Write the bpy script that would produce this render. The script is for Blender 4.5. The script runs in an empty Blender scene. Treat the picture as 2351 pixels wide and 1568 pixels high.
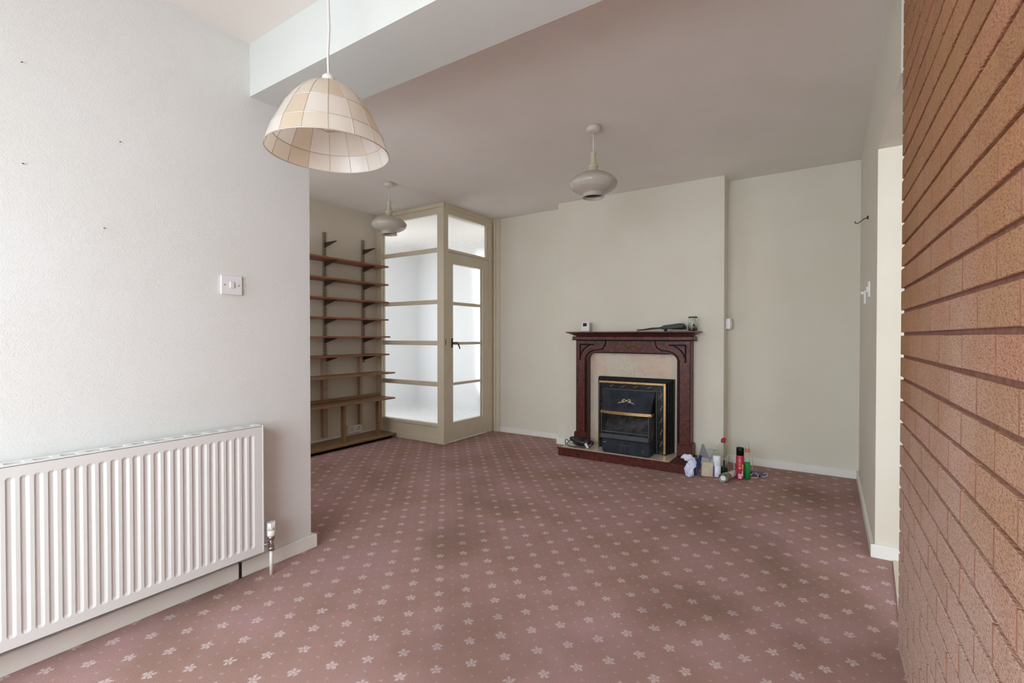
import bpy, bmesh, math, random
from mathutils import Vector, Matrix
random.seed(7)
SC = bpy.context.scene
COL = SC.collection
PI = math.pi

# ------------------------------------------------------------------ camera
A, PIT, FPX = 0.5794, 0.0109, 1088.0
cam = bpy.data.cameras.new('camera')
cam.sensor_width = 36.0
cam.lens = 36.0 * FPX / 2351.0
cam.clip_start = 0.02
co = bpy.data.objects.new('camera', cam)
COL.objects.link(co)
Fw = Vector((-math.sin(A)*math.cos(PIT), math.cos(A)*math.cos(PIT), -math.sin(PIT)))
Rt = Vector((math.cos(A), math.sin(A), 0))
Up = Rt.cross(Fw)
M = Matrix((Rt, Up, -Fw)).transposed().to_4x4()
M.translation = Vector((0, 0, 1.08))
co.matrix_world = M
SC.camera = co

# ------------------------------------------------------------------ world, daylight, exposure
SC.view_settings.view_transform = 'Standard'
SC.view_settings.look = 'None'
SC.view_settings.gamma = 1.0
SC.view_settings.use_curve_mapping = False
SC.view_settings.exposure = 0.56
w = bpy.data.worlds.new('overcast_sky')
SC.world = w
w.use_nodes = True
bg = w.node_tree.nodes['Background']
bg.inputs[0].default_value = (0.86, 0.93, 1.0, 1)
bg.inputs[1].default_value = 0.30


def area(name, loc, target, sx, sy, power, color=(1, 1, 1), spread=180):
    l = bpy.data.lights.new(name, 'AREA')
    l.shape = 'RECTANGLE'
    l.size, l.size_y = sx, sy
    l.energy = power
    l.color = color
    l.spread = math.radians(spread)
    o = bpy.data.objects.new(name, l)
    COL.objects.link(o)
    o.location = loc
    d = Vector(target) - Vector(loc)
    o.rotation_euler = d.to_track_quat('-Z', 'Y').to_euler()
    return o


area('daylight_patio_window', (-0.95, -1.30, 1.25), (-0.95, 0, 0.42), 2.0, 1.6, 70, (0.83, 0.925, 1.0), 180)
area('daylight_kitchen_window', (1.5, 0.66, 1.5), (1.35, 3.0, 1.2), 1.3, 1.1, 20, (0.95, 0.98, 1.0))
area('daylight_front_window', (-3.2, 1.48, 1.45), (-2.6, 4.2, 1.15), 1.4, 1.3, 8.5, (0.96, 0.98, 1.0))
area('unseen_hall_window_light', (-5.15, 4.10, 1.25), (-4.0, 4.3, 1.2), 0.8, 1.9, 12, (0.96, 0.98, 1.0))  # unseen light, added out of view to brighten the hall walls
area('daylight_hall_door', (-3.72, 5.27, 1.25), (-3.72, 4.0, 1.2), 0.6, 1.9, 6, (0.97, 0.98, 1.0))

# ------------------------------------------------------------------ materials


def new_mat(name):
    m = bpy.data.materials.new(name)
    m.use_nodes = True
    nt = m.node_tree
    return m, nt, nt.nodes['Principled BSDF']


def mat(name, col, rough=0.5, metal=0.0, noise=None, bump=None, coat=0.0, trans=0.0, ior=1.45,
        stretch=None, alpha=1.0, spec=None):
    """noise=(scale, col2, detail); bump=(scale, strength, distance)"""
    m, nt, p = new_mat(name)
    p.inputs['Base Color'].default_value = (*col, 1)
    p.inputs['Roughness'].default_value = rough
    p.inputs['Metallic'].default_value = metal
    p.inputs['IOR'].default_value = ior
    if coat:
        p.inputs['Coat Weight'].default_value = coat
        p.inputs['Coat Roughness'].default_value = 0.15
    if trans:
        p.inputs['Transmission Weight'].default_value = trans
    if spec is not None:
        p.inputs['Specular IOR Level'].default_value = spec
    if noise or bump:
        tc = nt.nodes.new('ShaderNodeNewGeometry')
        mp = nt.nodes.new('ShaderNodeMapping')
        nt.links.new(tc.outputs['Position'], mp.inputs[0])
        if stretch:
            mp.inputs['Scale'].default_value = stretch
    if noise:
        n = nt.nodes.new('ShaderNodeTexNoise')
        n.inputs['Scale'].default_value = noise[0]
        n.inputs['Detail'].default_value = noise[2] if len(noise) > 2 else 4
        nt.links.new(mp.outputs[0], n.inputs['Vector'])
        r = nt.nodes.new('ShaderNodeValToRGB')
        r.color_ramp.elements[0].position = 0.35
        r.color_ramp.elements[1].position = 0.65
        r.color_ramp.elements[0].color = (*col, 1)
        r.color_ramp.elements[1].color = (*noise[1], 1)
        nt.links.new(n.outputs[0], r.inputs[0])
        nt.links.new(r.outputs[0], p.inputs['Base Color'])
    if bump:
        n = nt.nodes.new('ShaderNodeTexNoise')
        n.inputs['Scale'].default_value = bump[0]
        n.inputs['Detail'].default_value = 3
        nt.links.new(mp.outputs[0], n.inputs['Vector'])
        b = nt.nodes.new('ShaderNodeBump')
        b.inputs['Strength'].default_value = bump[1]
        b.inputs['Distance'].default_value = bump[2]
        nt.links.new(n.outputs[0], b.inputs['Height'])
        nt.links.new(b.outputs[0], p.inputs['Normal'])
    return m


class NT:
    """tiny helper for math node chains"""
    def __init__(s, nt): s.nt = nt

    def m(s, op, a, b=None, c=None):
        n = s.nt.nodes.new('ShaderNodeMath')
        n.operation = op
        for i, v in enumerate((a, b, c)):
            if v is None: continue
            if isinstance(v, (int, float)): n.inputs[i].default_value = v
            else: s.nt.links.new(v, n.inputs[i])
        return n.outputs[0]

    def smooth(s, x, lo, hi):   # 1 below lo, 0 above hi
        n = s.nt.nodes.new('ShaderNodeMapRange')
        n.interpolation_type = 'SMOOTHSTEP'
        n.inputs['From Min'].default_value = lo
        n.inputs['From Max'].default_value = hi
        n.inputs['To Min'].default_value = 1
        n.inputs['To Max'].default_value = 0
        s.nt.links.new(x, n.inputs['Value'])
        return n.outputs[0]

    def noise(s, vec, scale, detail=2, rough=0.5):
        n = s.nt.nodes.new('ShaderNodeTexNoise')
        n.inputs['Scale'].default_value = scale
        n.inputs['Detail'].default_value = detail
        n.inputs['Roughness'].default_value = rough
        s.nt.links.new(vec, n.inputs['Vector'])
        return n.outputs[0]

    def ramp(s, x, stops):
        r = s.nt.nodes.new('ShaderNodeValToRGB')
        while len(r.color_ramp.elements) < len(stops): r.color_ramp.elements.new(0.5)
        for e, (p, c) in zip(r.color_ramp.elements, stops):
            e.position = p
            e.color = (*c, 1)
        s.nt.links.new(x, r.inputs[0])
        return r.outputs[0]

    def mix(s, f, a, b, mode='MIX'):
        n = s.nt.nodes.new('ShaderNodeMix')
        n.data_type = 'RGBA'
        n.blend_type = mode
        for i, v in ((0, f), (6, a), (7, b)):
            if isinstance(v, (int, float)): n.inputs[i].default_value = v
            elif isinstance(v, tuple): n.inputs[i].default_value = (*v, 1)
            else: s.nt.links.new(v, n.inputs[i])
        return n.outputs[2]


def carpet_mat():
    m, nt, p = new_mat('carpet')
    g = NT(nt)
    geo = nt.nodes.new('ShaderNodeNewGeometry')
    pos = geo.outputs['Position']
    sep = nt.nodes.new('ShaderNodeSeparateXYZ')
    nt.links.new(pos, sep.inputs[0])
    CX, CY = 0.1505, 0.1735
    wx = g.m('MULTIPLY', g.m('SUBTRACT', g.noise(pos, 75, 2), 0.5), 0.016)
    mp2 = nt.nodes.new('ShaderNodeMapping')
    mp2.inputs['Location'].default_value = (5.3, 2.1, 7.7)
    nt.links.new(pos, mp2.inputs[0])
    wy = g.m('MULTIPLY', g.m('SUBTRACT', g.noise(mp2.outputs[0], 75, 2), 0.5), 0.016)
    u = g.m('DIVIDE', g.m('ADD', g.m('ADD', sep.outputs[0], wx), 0.738 + 60*CX), CX)
    v = g.m('DIVIDE', g.m('SUBTRACT', g.m('ADD', sep.outputs[1], wy), 1.314 - 60*CY), CY)

    def loc(ou, ov, k=1):
        du = g.m('MULTIPLY', g.m('SUBTRACT', g.m('FRACT', g.m('ADD', g.m('MULTIPLY', u, k), ou)), 0.5), CX/k)
        dv = g.m('MULTIPLY', g.m('SUBTRACT', g.m('FRACT', g.m('ADD', g.m('MULTIPLY', v, k), ov)), 0.5), CY/k)
        return du, dv

    def rad(d):
        return g.m('SQRT', g.m('ADD', g.m('MULTIPLY', d[0], d[0]), g.m('MULTIPLY', d[1], d[1])))

    wob = g.m('MULTIPLY', g.m('SUBTRACT', g.noise(pos, 300, 3, 0.65), 0.5), 0.022)

    def sprig(d):
        r = rad(d)
        th = g.m('ARCTAN2', d[1], d[0])
        pet = g.m('ABSOLUTE', g.m('COSINE', g.m('ADD', g.m('MULTIPLY', th, 2.5), 0.6)))
        lim = g.m('ADD', g.m('MULTIPLY', g.m('POWER', pet, 0.8), 0.0145), 0.0055)
        e = g.m('ADD', g.m('SUBTRACT', r, lim), wob)
        body = g.smooth(e, -0.002, 0.0025)
        hole = g.smooth(g.m('ADD', g.m('ABSOLUTE', g.m('SUBTRACT', r, 0.0065)), g.m('MULTIPLY', wob, 0.6)), 0.0006, 0.0022)
        return g.m('MULTIPLY', body, g.m('SUBTRACT', 1.0, g.m('MULTIPLY', hole, 0.75)))

    a = sprig(loc(0.5, 0.5))
    b = sprig(loc(0.0, 0.0))
    dd = [rad(loc(0, 0, 2)), rad(loc(0.0, 0.5)), rad(loc(0.5, 0.0))]
    dmin = g.m('MINIMUM', g.m('MINIMUM', dd[0], dd[1]), dd[2])
    dots = g.m('MULTIPLY', g.smooth(g.m('ADD', dmin, g.m('MULTIPLY', wob, 0.7)), 0.0028, 0.0058), 0.42)
    mask = g.m('MAXIMUM', g.m('MAXIMUM', a, b), dots)
    wear = g.noise(pos, 2.3, 3)
    wearc = g.ramp(wear, [(0.32, (0.37, 0.235, 0.19)), (0.5, (0.44, 0.275, 0.245)), (0.68, (0.475, 0.30, 0.295))])
    fibre = g.noise(pos, 420, 3, 0.8)
    pile = g.ramp(fibre, [(0.33, (0.58, 0.58, 0.58)), (0.67, (1.38, 1.36, 1.36))])
    base = g.mix(1.0, wearc, pile, 'MULTIPLY')
    mot = g.mix(1.0, (0.78, 0.66, 0.65), pile, 'MULTIPLY')
    col = g.mix(g.m('MULTIPLY', mask, 0.70), base, mot)
    # worn dirty patches
    grime = g.smooth(g.noise(pos, 1.1, 4), 0.36, 0.5)
    col = g.mix(g.m('MULTIPLY', grime, 0.30), col, (0.17, 0.105, 0.075))
    nt.links.new(col, p.inputs['Base Color'])
    p.inputs['Roughness'].default_value = 1.0
    p.inputs['Specular IOR Level'].default_value = 0.05
    bp = nt.nodes.new('ShaderNodeBump')
    bp.inputs['Strength'].default_value = 0.6
    bp.inputs['Distance'].default_value = 0.004
    hh = g.m('ADD', g.noise(pos, 500, 2, 0.7), g.m('MULTIPLY', g.noise(pos, 12, 2), 1.2))
    nt.links.new(hh, bp.inputs['Height'])
    nt.links.new(bp.outputs[0], p.inputs['Normal'])
    return m


def wall_mat(name, col, strength=0.25, stains=True):
    m, nt, p = new_mat(name)
    g = NT(nt)
    geo = nt.nodes.new('ShaderNodeNewGeometry')
    pos = geo.outputs['Position']
    n = g.noise(pos, 3.0, 4)
    c2 = tuple(x * y for x, y in zip(col, (0.965, 0.955, 0.93)))
    c = g.ramp(n, [(0.3, c2), (0.7, col)])
    nt.links.new(c, p.inputs['Base Color'])
    p.inputs['Roughness'].default_value = 0.75
    p.inputs['Specular IOR Level'].default_value = 0.25
    # swirling vinyl wallpaper relief
    nz = nt.nodes.new('ShaderNodeTexNoise')
    nz.inputs['Scale'].default_value = 38
    nz.inputs['Detail'].default_value = 3
    nz.inputs['Distortion'].default_value = 2.2
    nt.links.new(pos, nz.inputs['Vector'])
    w1 = g.m('ABSOLUTE', g.m('SUBTRACT', nz.outputs[0], 0.5))
    w2 = g.m('ADD', g.smooth(w1, 0.0, 0.06), g.m('MULTIPLY', g.noise(pos, 260, 2), 0.8))
    b = nt.nodes.new('ShaderNodeBump')
    b.inputs['Strength'].default_value = strength
    b.inputs['Distance'].default_value = 0.0015
    nt.links.new(w2, b.inputs['Height'])
    nt.links.new(b.outputs[0], p.inputs['Normal'])
    return m


def brick_mat():
    m, nt, p = new_mat('brick')
    g = NT(nt)
    geo = nt.nodes.new('ShaderNodeNewGeometry')
    pos = geo.outputs['Position']
    rnd = geo.outputs['Random Per Island']
    base = g.ramp(rnd, [(0.0, (0.40, 0.20, 0.085)), (0.3, (0.52, 0.25, 0.115)), (0.6, (0.46, 0.245, 0.10)),
                        (0.8, (0.53, 0.235, 0.13)), (1.0, (0.40, 0.235, 0.085))])
    mp = nt.nodes.new('ShaderNodeMapping')
    mp.inputs['Scale'].default_value = (1, 1, 2.6)
    mp.inputs['Rotation'].default_value = (0.22, 0, 0)
    nt.links.new(pos, mp.inputs[0])
    ticks = g.noise(mp.outputs[0], 115, 3, 0.6)
    pits = g.smooth(ticks, 0.37, 0.50)
    blot = g.noise(pos, 14, 4)
    col = g.mix(g.m('MULTIPLY', blot, 0.5), base, (0.55, 0.31, 0.21))
    # pale dust and efflorescence drifts, plus bounce light painted onto the lower courses
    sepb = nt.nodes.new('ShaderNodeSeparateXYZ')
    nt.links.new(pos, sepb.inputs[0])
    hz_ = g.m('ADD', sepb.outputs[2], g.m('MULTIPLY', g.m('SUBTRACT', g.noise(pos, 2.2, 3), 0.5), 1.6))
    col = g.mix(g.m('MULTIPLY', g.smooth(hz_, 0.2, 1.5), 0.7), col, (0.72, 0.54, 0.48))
    grain = g.ramp(g.noise(pos, 600, 2), [(0.3, (0.8, 0.8, 0.8)), (0.7, (1.15, 1.15, 1.15))])
    col = g.mix(1.0, col, grain, 'MULTIPLY')
    col = g.mix(g.m('MULTIPLY', pits, 0.5), col, (0.20, 0.085, 0.04))
    nt.links.new(col, p.inputs['Base Color'])
    p.inputs['Roughness'].default_value = 0.9
    p.inputs['Specular IOR Level'].default_value = 0.2
    b = nt.nodes.new('ShaderNodeBump')
    b.inputs['Strength'].default_value = 1.0
    b.inputs['Distance'].default_value = 0.005
    nt.links.new(ticks, b.inputs['Height'])
    nt.links.new(b.outputs[0], p.inputs['Normal'])
    return m


def wood_mat(name, c1, c2, scale=14, stretch=(6, 0.6, 6), rough=0.45, coat=0.0):
    return mat(name, c1, rough, noise=(scale, c2, 5), stretch=stretch, coat=coat, bump=(60, 0.08, 0.001))


def burr_mat(name):
    m, nt, p = new_mat(name)
    g = NT(nt)
    geo = nt.nodes.new('ShaderNodeNewGeometry')
    pos = geo.outputs['Position']
    n = nt.nodes.new('ShaderNodeTexNoise')
    n.inputs['Scale'].default_value = 30
    n.inputs['Detail'].default_value = 5
    n.inputs['Distortion'].default_value = 1.5
    nt.links.new(pos, n.inputs['Vector'])
    c = g.ramp(n.outputs[0], [(0.3, (0.035, 0.008, 0.006)), (0.5, (0.090, 0.018, 0.013)), (0.7, (0.140, 0.032, 0.022))])
    nt.links.new(c, p.inputs['Base Color'])
    p.inputs['Roughness'].default_value = 0.38
    p.inputs['Specular IOR Level'].default_value = 0.35
    return m


def marble_mat():
    m, nt, p = new_mat('cream_marble')
    g = NT(nt)
    geo = nt.nodes.new('ShaderNodeNewGeometry')
    pos = geo.outputs['Position']
    n = nt.nodes.new('ShaderNodeTexNoise')
    n.inputs['Scale'].default_value = 3
    n.inputs['Detail'].default_value = 4
    n.inputs['Distortion'].default_value = 0.8
    nt.links.new(pos, n.inputs['Vector'])
    c = g.ramp(n.outputs[0], [(0.3, (0.60, 0.53, 0.42)), (0.48, (0.66, 0.58, 0.47)), (0.6, (0.66, 0.52, 0.40)), (0.72, (0.62, 0.44, 0.32))])
    n2 = nt.nodes.new('ShaderNodeTexNoise')
    n2.inputs['Scale'].default_value = 3.3
    n2.inputs['Detail'].default_value = 4
    n2.inputs['Distortion'].default_value = 2.5
    nt.links.new(pos, n2.inputs['Vector'])
    vein = g.smooth(g.m('ABSOLUTE', g.m('SUBTRACT', n2.outputs[0], 0.5)), 0.0, 0.012)
    c = g.mix(g.m('MULTIPLY', vein, 0.45), c, (0.36, 0.31, 0.25))
    nt.links.new(c, p.inputs['Base Color'])
    p.inputs['Roughness'].default_value = 0.25
    return m


def black_marble_mat():
    m, nt, p = new_mat('black_marble')
    g = NT(nt)
    geo = nt.nodes.new('ShaderNodeNewGeometry')
    mp = nt.nodes.new('ShaderNodeMapping')
    mp.inputs['Rotation'].default_value = (0, 1.0, 0)
    mp.inputs['Scale'].default_value = (1, 1, 6)
    nt.links.new(geo.outputs['Position'], mp.inputs[0])
    n = g.noise(mp.outputs[0], 9, 3)
    vein = g.smooth(g.m('ABSOLUTE', g.m('SUBTRACT', n, 0.5)), 0.0, 0.016)
    c = g.mix(g.m('MULTIPLY', vein, 0.5), (0.006, 0.007, 0.007), (0.18, 0.18, 0.17))
    nt.links.new(c, p.inputs['Base Color'])
    p.inputs['Roughness'].default_value = 0.25
    return m


def capiz_mat():
    m, nt, p = new_mat('capiz_shell')
    g = NT(nt)
    geo = nt.nodes.new('ShaderNodeNewGeometry')
    pos = geo.outputs['Position']
    rnd = geo.outputs['Random Per Island']
    base = g.ramp(rnd, [(0.0, (0.74, 0.60, 0.44)), (0.25, (0.84, 0.76, 0.64)), (0.4, (0.90, 0.86, 0.79)), (0.65, (0.88, 0.81, 0.72)), (1.0, (0.92, 0.91, 0.89))])
    cl = g.noise(pos, 30, 4)
    c = g.mix(g.m('MULTIPLY', cl, 0.35), base, (0.80, 0.70, 0.58))
    nt.links.new(c, p.inputs['Base Color'])
    p.inputs['Roughness'].default_value = 0.25
    tr = nt.nodes.new('ShaderNodeBsdfTranslucent')
    nt.links.new(c, tr.inputs[0])
    mx = nt.nodes.new('ShaderNodeMixShader')
    mx.inputs[0].default_value = 0.38
    out = nt.nodes['Material Output']
    nt.links.new(p.outputs[0], mx.inputs[1])
    nt.links.new(tr.outputs[0], mx.inputs[2])
    nt.links.new(mx.outputs[0], out.inputs[0])
    return m


def reeded_glass():
    m, nt, p = new_mat('reeded_glass')
    g = NT(nt)
    geo = nt.nodes.new('ShaderNodeNewGeometry')
    sep = nt.nodes.new('ShaderNodeSeparateXYZ')
    nt.links.new(geo.outputs['Position'], sep.inputs[0])
    h = g.m('SINE', g.m('MULTIPLY', sep.outputs[2], 2*PI/0.0125))
    b = nt.nodes.new('ShaderNodeBump')
    b.inputs['Strength'].default_value = 0.45
    b.inputs['Distance'].default_value = 0.002
    nt.links.new(h, b.inputs['Height'])
    nt.links.new(b.outputs[0], p.inputs['Normal'])
    p.inputs['Base Color'].default_value = (0.97, 0.98, 0.98, 1)
    p.inputs['Transmission Weight'].default_value = 1.0
    p.inputs['Roughness'].default_value = 0.16
    p.inputs['IOR'].default_value = 1.2
    return m


def opal_glass():
    m, nt, p = new_mat('opal_glass')
    p.inputs['Base Color'].default_value = (0.62, 0.58, 0.51, 1)
    p.inputs['Roughness'].default_value = 0.12
    p.inputs['Subsurface Weight'].default_value = 0.0
    tr = nt.nodes.new('ShaderNodeBsdfTranslucent')
    tr.inputs[0].default_value = (0.7, 0.66, 0.58, 1)
    mx = nt.nodes.new('ShaderNodeMixShader')
    mx.inputs[0].default_value = 0.2
    nt.links.new(p.outputs[0], mx.inputs[1])
    nt.links.new(tr.outputs[0], mx.inputs[2])
    nt.links.new(mx.outputs[0], nt.nodes['Material Output'].inputs[0])
    return m


CARPET = carpet_mat()
WALLN = wall_mat('wallpaper_white', (0.775, 0.785, 0.77), 0.3)
WALLF = wall_mat('wallpaper_cream', (0.74, 0.70, 0.60), 0.2)
CEIL = wall_mat('ceiling_paint', (0.84, 0.80, 0.755), 0.12)
CEILN = wall_mat('beam_paint', (0.68, 0.70, 0.675), 0.1)
HALLW = mat('hall_white', (0.86, 0.87, 0.88), 0.8)
SKIRT = mat('skirting_gloss', (0.84, 0.83, 0.78), 0.35, noise=(5, (0.80, 0.785, 0.72), 4))
CREAM = mat('cream_gloss_paint', (0.70, 0.635, 0.495), 0.35, noise=(4, (0.66, 0.595, 0.455), 4))
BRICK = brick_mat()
MORTAR = mat('mortar', (0.20, 0.085, 0.055), 0.95, noise=(60, (0.28, 0.125, 0.085), 3), bump=(300, 0.5, 0.002))
GLASS = reeded_glass()
CLEAR = mat('clear_glass', (0.95, 0.98, 0.96), 0.02, trans=1.0, ior=1.3)
WINGLASS = mat('window_glass', (1, 1, 1), 0.0, trans=1.0, ior=1.05)
PVC = mat('white_frame', (0.85, 0.85, 0.85), 0.35)
RAD = mat('radiator_enamel', (0.74, 0.745, 0.72), 0.32)
RADIN = mat('radiator_inner', (0.45, 0.43, 0.39), 0.6)
PLAST = mat('white_plastic', (0.78, 0.765, 0.725), 0.35)
BRASSV = mat('tarnished_metal', (0.22, 0.17, 0.14), 0.35, metal=0.8, noise=(120, (0.5, 0.45, 0.42), 3))
PIPE = mat('pipe_paint', (0.74, 0.72, 0.66), 0.4)
DARK = mat('dark_hole', (0.02, 0.018, 0.015), 0.8)
CAPIZ = capiz_mat()
CAME = mat('shade_wire', (0.58, 0.52, 0.44), 0.4, metal=0.3)
OPAL = opal_glass()
OPALIN = mat('opal_inner', (0.50, 0.44, 0.36), 0.5)
GALL = mat('cream_gallery', (0.58, 0.54, 0.38), 0.4)
ROSE = mat('ceiling_rose_white', (0.66, 0.62, 0.57), 0.4)
CORD = mat('white_flex', (0.75, 0.73, 0.70), 0.5)
SHELF = wood_mat('shelf_teak', (0.24, 0.085, 0.035), (0.33, 0.13, 0.06))
SHELFL = wood_mat('shelf_oak', (0.24, 0.135, 0.065), (0.32, 0.19, 0.095))
RAIL = mat('rail_metal', (0.33, 0.27, 0.22), 0.5, metal=0.3)
BRACK = mat('bracket_metal', (0.085, 0.06, 0.045), 0.5, metal=0.3)
MAHOG = burr_mat('mahogany')
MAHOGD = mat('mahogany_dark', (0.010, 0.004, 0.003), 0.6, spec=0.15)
MARBLE = marble_mat()
BMARB = black_marble_mat()
BLACK = mat('black_enamel', (0.006, 0.006, 0.0055), 0.4, spec=0.25)
GREYB = mat('blue_grey_enamel', (0.012, 0.015, 0.022), 0.5, noise=(16, (0.028, 0.033, 0.050), 4), spec=0.3)
GREYE = mat('grey_edge', (0.07, 0.075, 0.08), 0.45)
BRASS = mat('brass', (0.72, 0.50, 0.24), 0.28, metal=0.9, noise=(40, (0.58, 0.40, 0.2), 3))
COAL = mat('coal', (0.022, 0.022, 0.02), 0.9, noise=(14, (0.085, 0.078, 0.08), 6), bump=(60, 0.6, 0.01))
SILV = mat('silver_plastic', (0.45, 0.45, 0.45), 0.3, metal=0.6)
BRONZE = mat('bronze', (0.055, 0.05, 0.035), 0.35, metal=0.6)
SOCKW = mat('socket_white', (0.80, 0.79, 0.80), 0.35)

# ------------------------------------------------------------------ mesh builder


class MB:
    def __init__(s): s.bm = bmesh.new()

    def _xf(s, vs, mat4):
        if mat4 is not None: bmesh.ops.transform(s.bm, matrix=mat4, verts=vs)

    def box(s, x0, x1, y0, y1, z0, z1, bev=0.0, seg=1, mi=0, xf=None):
        r = bmesh.ops.create_cube(s.bm, size=1)
        vs = r['verts']
        for v in vs:
            v.co = Vector((x0 + (v.co.x+.5)*(x1-x0), y0 + (v.co.y+.5)*(y1-y0), z0 + (v.co.z+.5)*(z1-z0)))
        fs = set(f for v in vs for f in v.link_faces)
        for f in fs: f.material_index = mi
        if bev:
            es = list(set(e for v in vs for e in v.link_edges))
            r = bmesh.ops.bevel(s.bm, geom=es, offset=bev, segments=seg, affect='EDGES', profile=0.5, clamp_overlap=True)
            for f in r['faces']: f.material_index = mi
            vs = list(set(v for f in r['faces'] for v in f.verts))
        s._xf(vs, xf)
        return s

    def lathe(s, prof, c=(0, 0, 0), n=32, mi=0, xf=None, smooth=True, cap0=False, cap1=False):
        """prof: list of (r, z)"""
        rings = []
        allv = []
        for r, z in prof:
            if r < 1e-6:
                v = s.bm.verts.new((c[0], c[1], c[2]+z))
                rings.append([v])
                allv.append(v)
            else:
                ring = [s.bm.verts.new((c[0]+r*math.cos(2*PI*i/n), c[1]+r*math.sin(2*PI*i/n), c[2]+z)) for i in range(n)]
                rings.append(ring)
                allv += ring
        for a, b in zip(rings, rings[1:]):
            for i in range(n):
                j = (i+1) % n
                if len(a) == 1 and len(b) == 1: continue
                if len(a) == 1: f = s.bm.faces.new((a[0], b[i], b[j]))
                elif len(b) == 1: f = s.bm.faces.new((a[i], b[0], a[j]))
                else: f = s.bm.faces.new((a[i], b[i], b[j], a[j]))
                f.smooth = smooth
                f.material_index = mi
        if cap0 and len(rings[0]) > 1:
            f = s.bm.faces.new(rings[0]); f.material_index = mi
        if cap1 and len(rings[-1]) > 1:
            f = s.bm.faces.new(rings[-1][::-1]); f.material_index = mi
        s._xf(allv, xf)
        return s

    def cyl(s, p0, p1, r, n=16, r1=None, mi=0, cap=True):
        return s.tube([p0, p1], [r, r if r1 is None else r1], n, mi, cap)

    def tube(s, pts, r, n=10, mi=0, cap=True):
        pts = [Vector(p) for p in pts]
        rs = r if isinstance(r, (list, tuple)) else [r]*len(pts)
        rings = []
        t0 = (pts[1]-pts[0]).normalized()
        ref = Vector((0, 0, 1)) if abs(t0.z) < 0.9 else Vector((1, 0, 0))
        nrm = t0.cross(ref).normalized()
        for i, p in enumerate(pts):
            if i == 0: t = pts[1]-pts[0]
            elif i == len(pts)-1: t = pts[-1]-pts[-2]
            else: t = (pts[i+1]-pts[i]).normalized() + (pts[i]-pts[i-1]).normalized()
            t.normalize()
            nrm = (nrm - t*nrm.dot(t))
            nrm.normalize()
            bn = t.cross(nrm)
            rings.append([s.bm.verts.new(p + (nrm*math.cos(2*PI*k/n) + bn*math.sin(2*PI*k/n))*rs[i]) for k in range(n)])
        for a, b in zip(rings, rings[1:]):
            for k in range(n):
                j = (k+1) % n
                f = s.bm.faces.new((a[k], a[j], b[j], b[k]))
                f.smooth = True
                f.material_index = mi
        if cap:
            f = s.bm.faces.new(rings[0][::-1]); f.material_index = mi
            f = s.bm.faces.new(rings[-1]); f.material_index = mi
        return s

    def prism(s, pts, axis, a0, a1, mi=0, bev=0.0):
        """2-D outline pts extruded along axis from a0 to a1. axis x: pts=(y,z); y: (x,z); z: (x,y)"""
        def mk(p, a):
            return {'x': (a, p[0], p[1]), 'y': (p[0], a, p[1]), 'z': (p[0], p[1], a)}[axis]
        A0 = [s.bm.verts.new(mk(p, a0)) for p in pts]
        B0 = [s.bm.verts.new(mk(p, a1)) for p in pts]
        fs = [s.bm.faces.new(A0), s.bm.faces.new(B0[::-1])]
        n = len(pts)
        for i in range(n):
            j = (i+1) % n
            fs.append(s.bm.faces.new((A0[j], A0[i], B0[i], B0[j])))
        for f in fs: f.material_index = mi
        bmesh.ops.recalc_face_normals(s.bm, faces=fs)
        if bev:
            es = list(set(e for f in fs[:2] for e in f.edges))
            bmesh.ops.bevel(s.bm, geom=es, offset=bev, segments=1, affect='EDGES', clamp_overlap=True)
        return s

    def ico(s, c, r, sub=2, sc=(1, 1, 1), jit=0.0, mi=0, smooth=True):
        res = bmesh.ops.create_icosphere(s.bm, subdivisions=sub, radius=1)
        for v in res['verts']:
            k = 1 + random.uniform(-jit, jit)
            v.co = Vector((c[0]+v.co.x*r*sc[0]*k, c[1]+v.co.y*r*sc[1]*k, c[2]+v.co.z*r*sc[2]*k))
        for f in set(f for v in res['verts'] for f in v.link_faces):
            f.smooth = smooth
            f.material_index = mi
        return s

    def build(s, name, mats, parent=None, origin=None):
        me = bpy.data.meshes.new(name)
        if parent is not None and origin is None:
            origin = Vector(parent.get('_org', (0, 0, 0)))
            rotz = parent.get('_rz', 0.0)
        else:
            rotz = 0.0
        org = Vector(origin) if origin is not None else Vector((0, 0, 0))
        bmesh.ops.recalc_face_normals(s.bm, faces=list(s.bm.faces))
        s.bm.to_mesh(me)
        s.bm.free()
        if not isinstance(mats, (list, tuple)): mats = [mats]
        for m_ in mats: me.materials.append(m_)
        o = bpy.data.objects.new(name, me)
        COL.objects.link(o)
        if parent is not None:
            o.parent = parent
            o['_org'] = parent.get('_org', (0.0, 0.0, 0.0))
            me.transform(Matrix.Translation(-org))
            if parent.type == 'MESH' and parent.get('_meshorg') is None:
                pass
        elif origin is not None:
            me.transform(Matrix.Translation(-org))
            o.location = org
        return o


def tag(o, label=None, cat=None, group=None, kind=None):
    if label: o['label'] = label
    if cat: o['category'] = cat
    if group: o['group'] = group
    if kind: o['kind'] = kind
    return o


def thing(name, label, cat, loc=(0, 0, 0), group=None, kind=None):
    """Empty at the thing's base; part meshes are given in world coordinates and shifted to it"""
    o = bpy.data.objects.new(name, None)
    o.empty_display_size = 0.05
    COL.objects.link(o)
    o.location = loc
    o['_org'] = tuple(float(v) for v in loc)
    return tag(o, label, cat, group, kind)


def solo(mb, name, mats, label, cat, loc, group=None):
    o = mb.build(name, mats, origin=loc)
    return tag(o, label, cat, group)


def struct(mb, name, mats):
    o = mb.build(name, mats)
    o['kind'] = 'structure'
    return o


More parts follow.
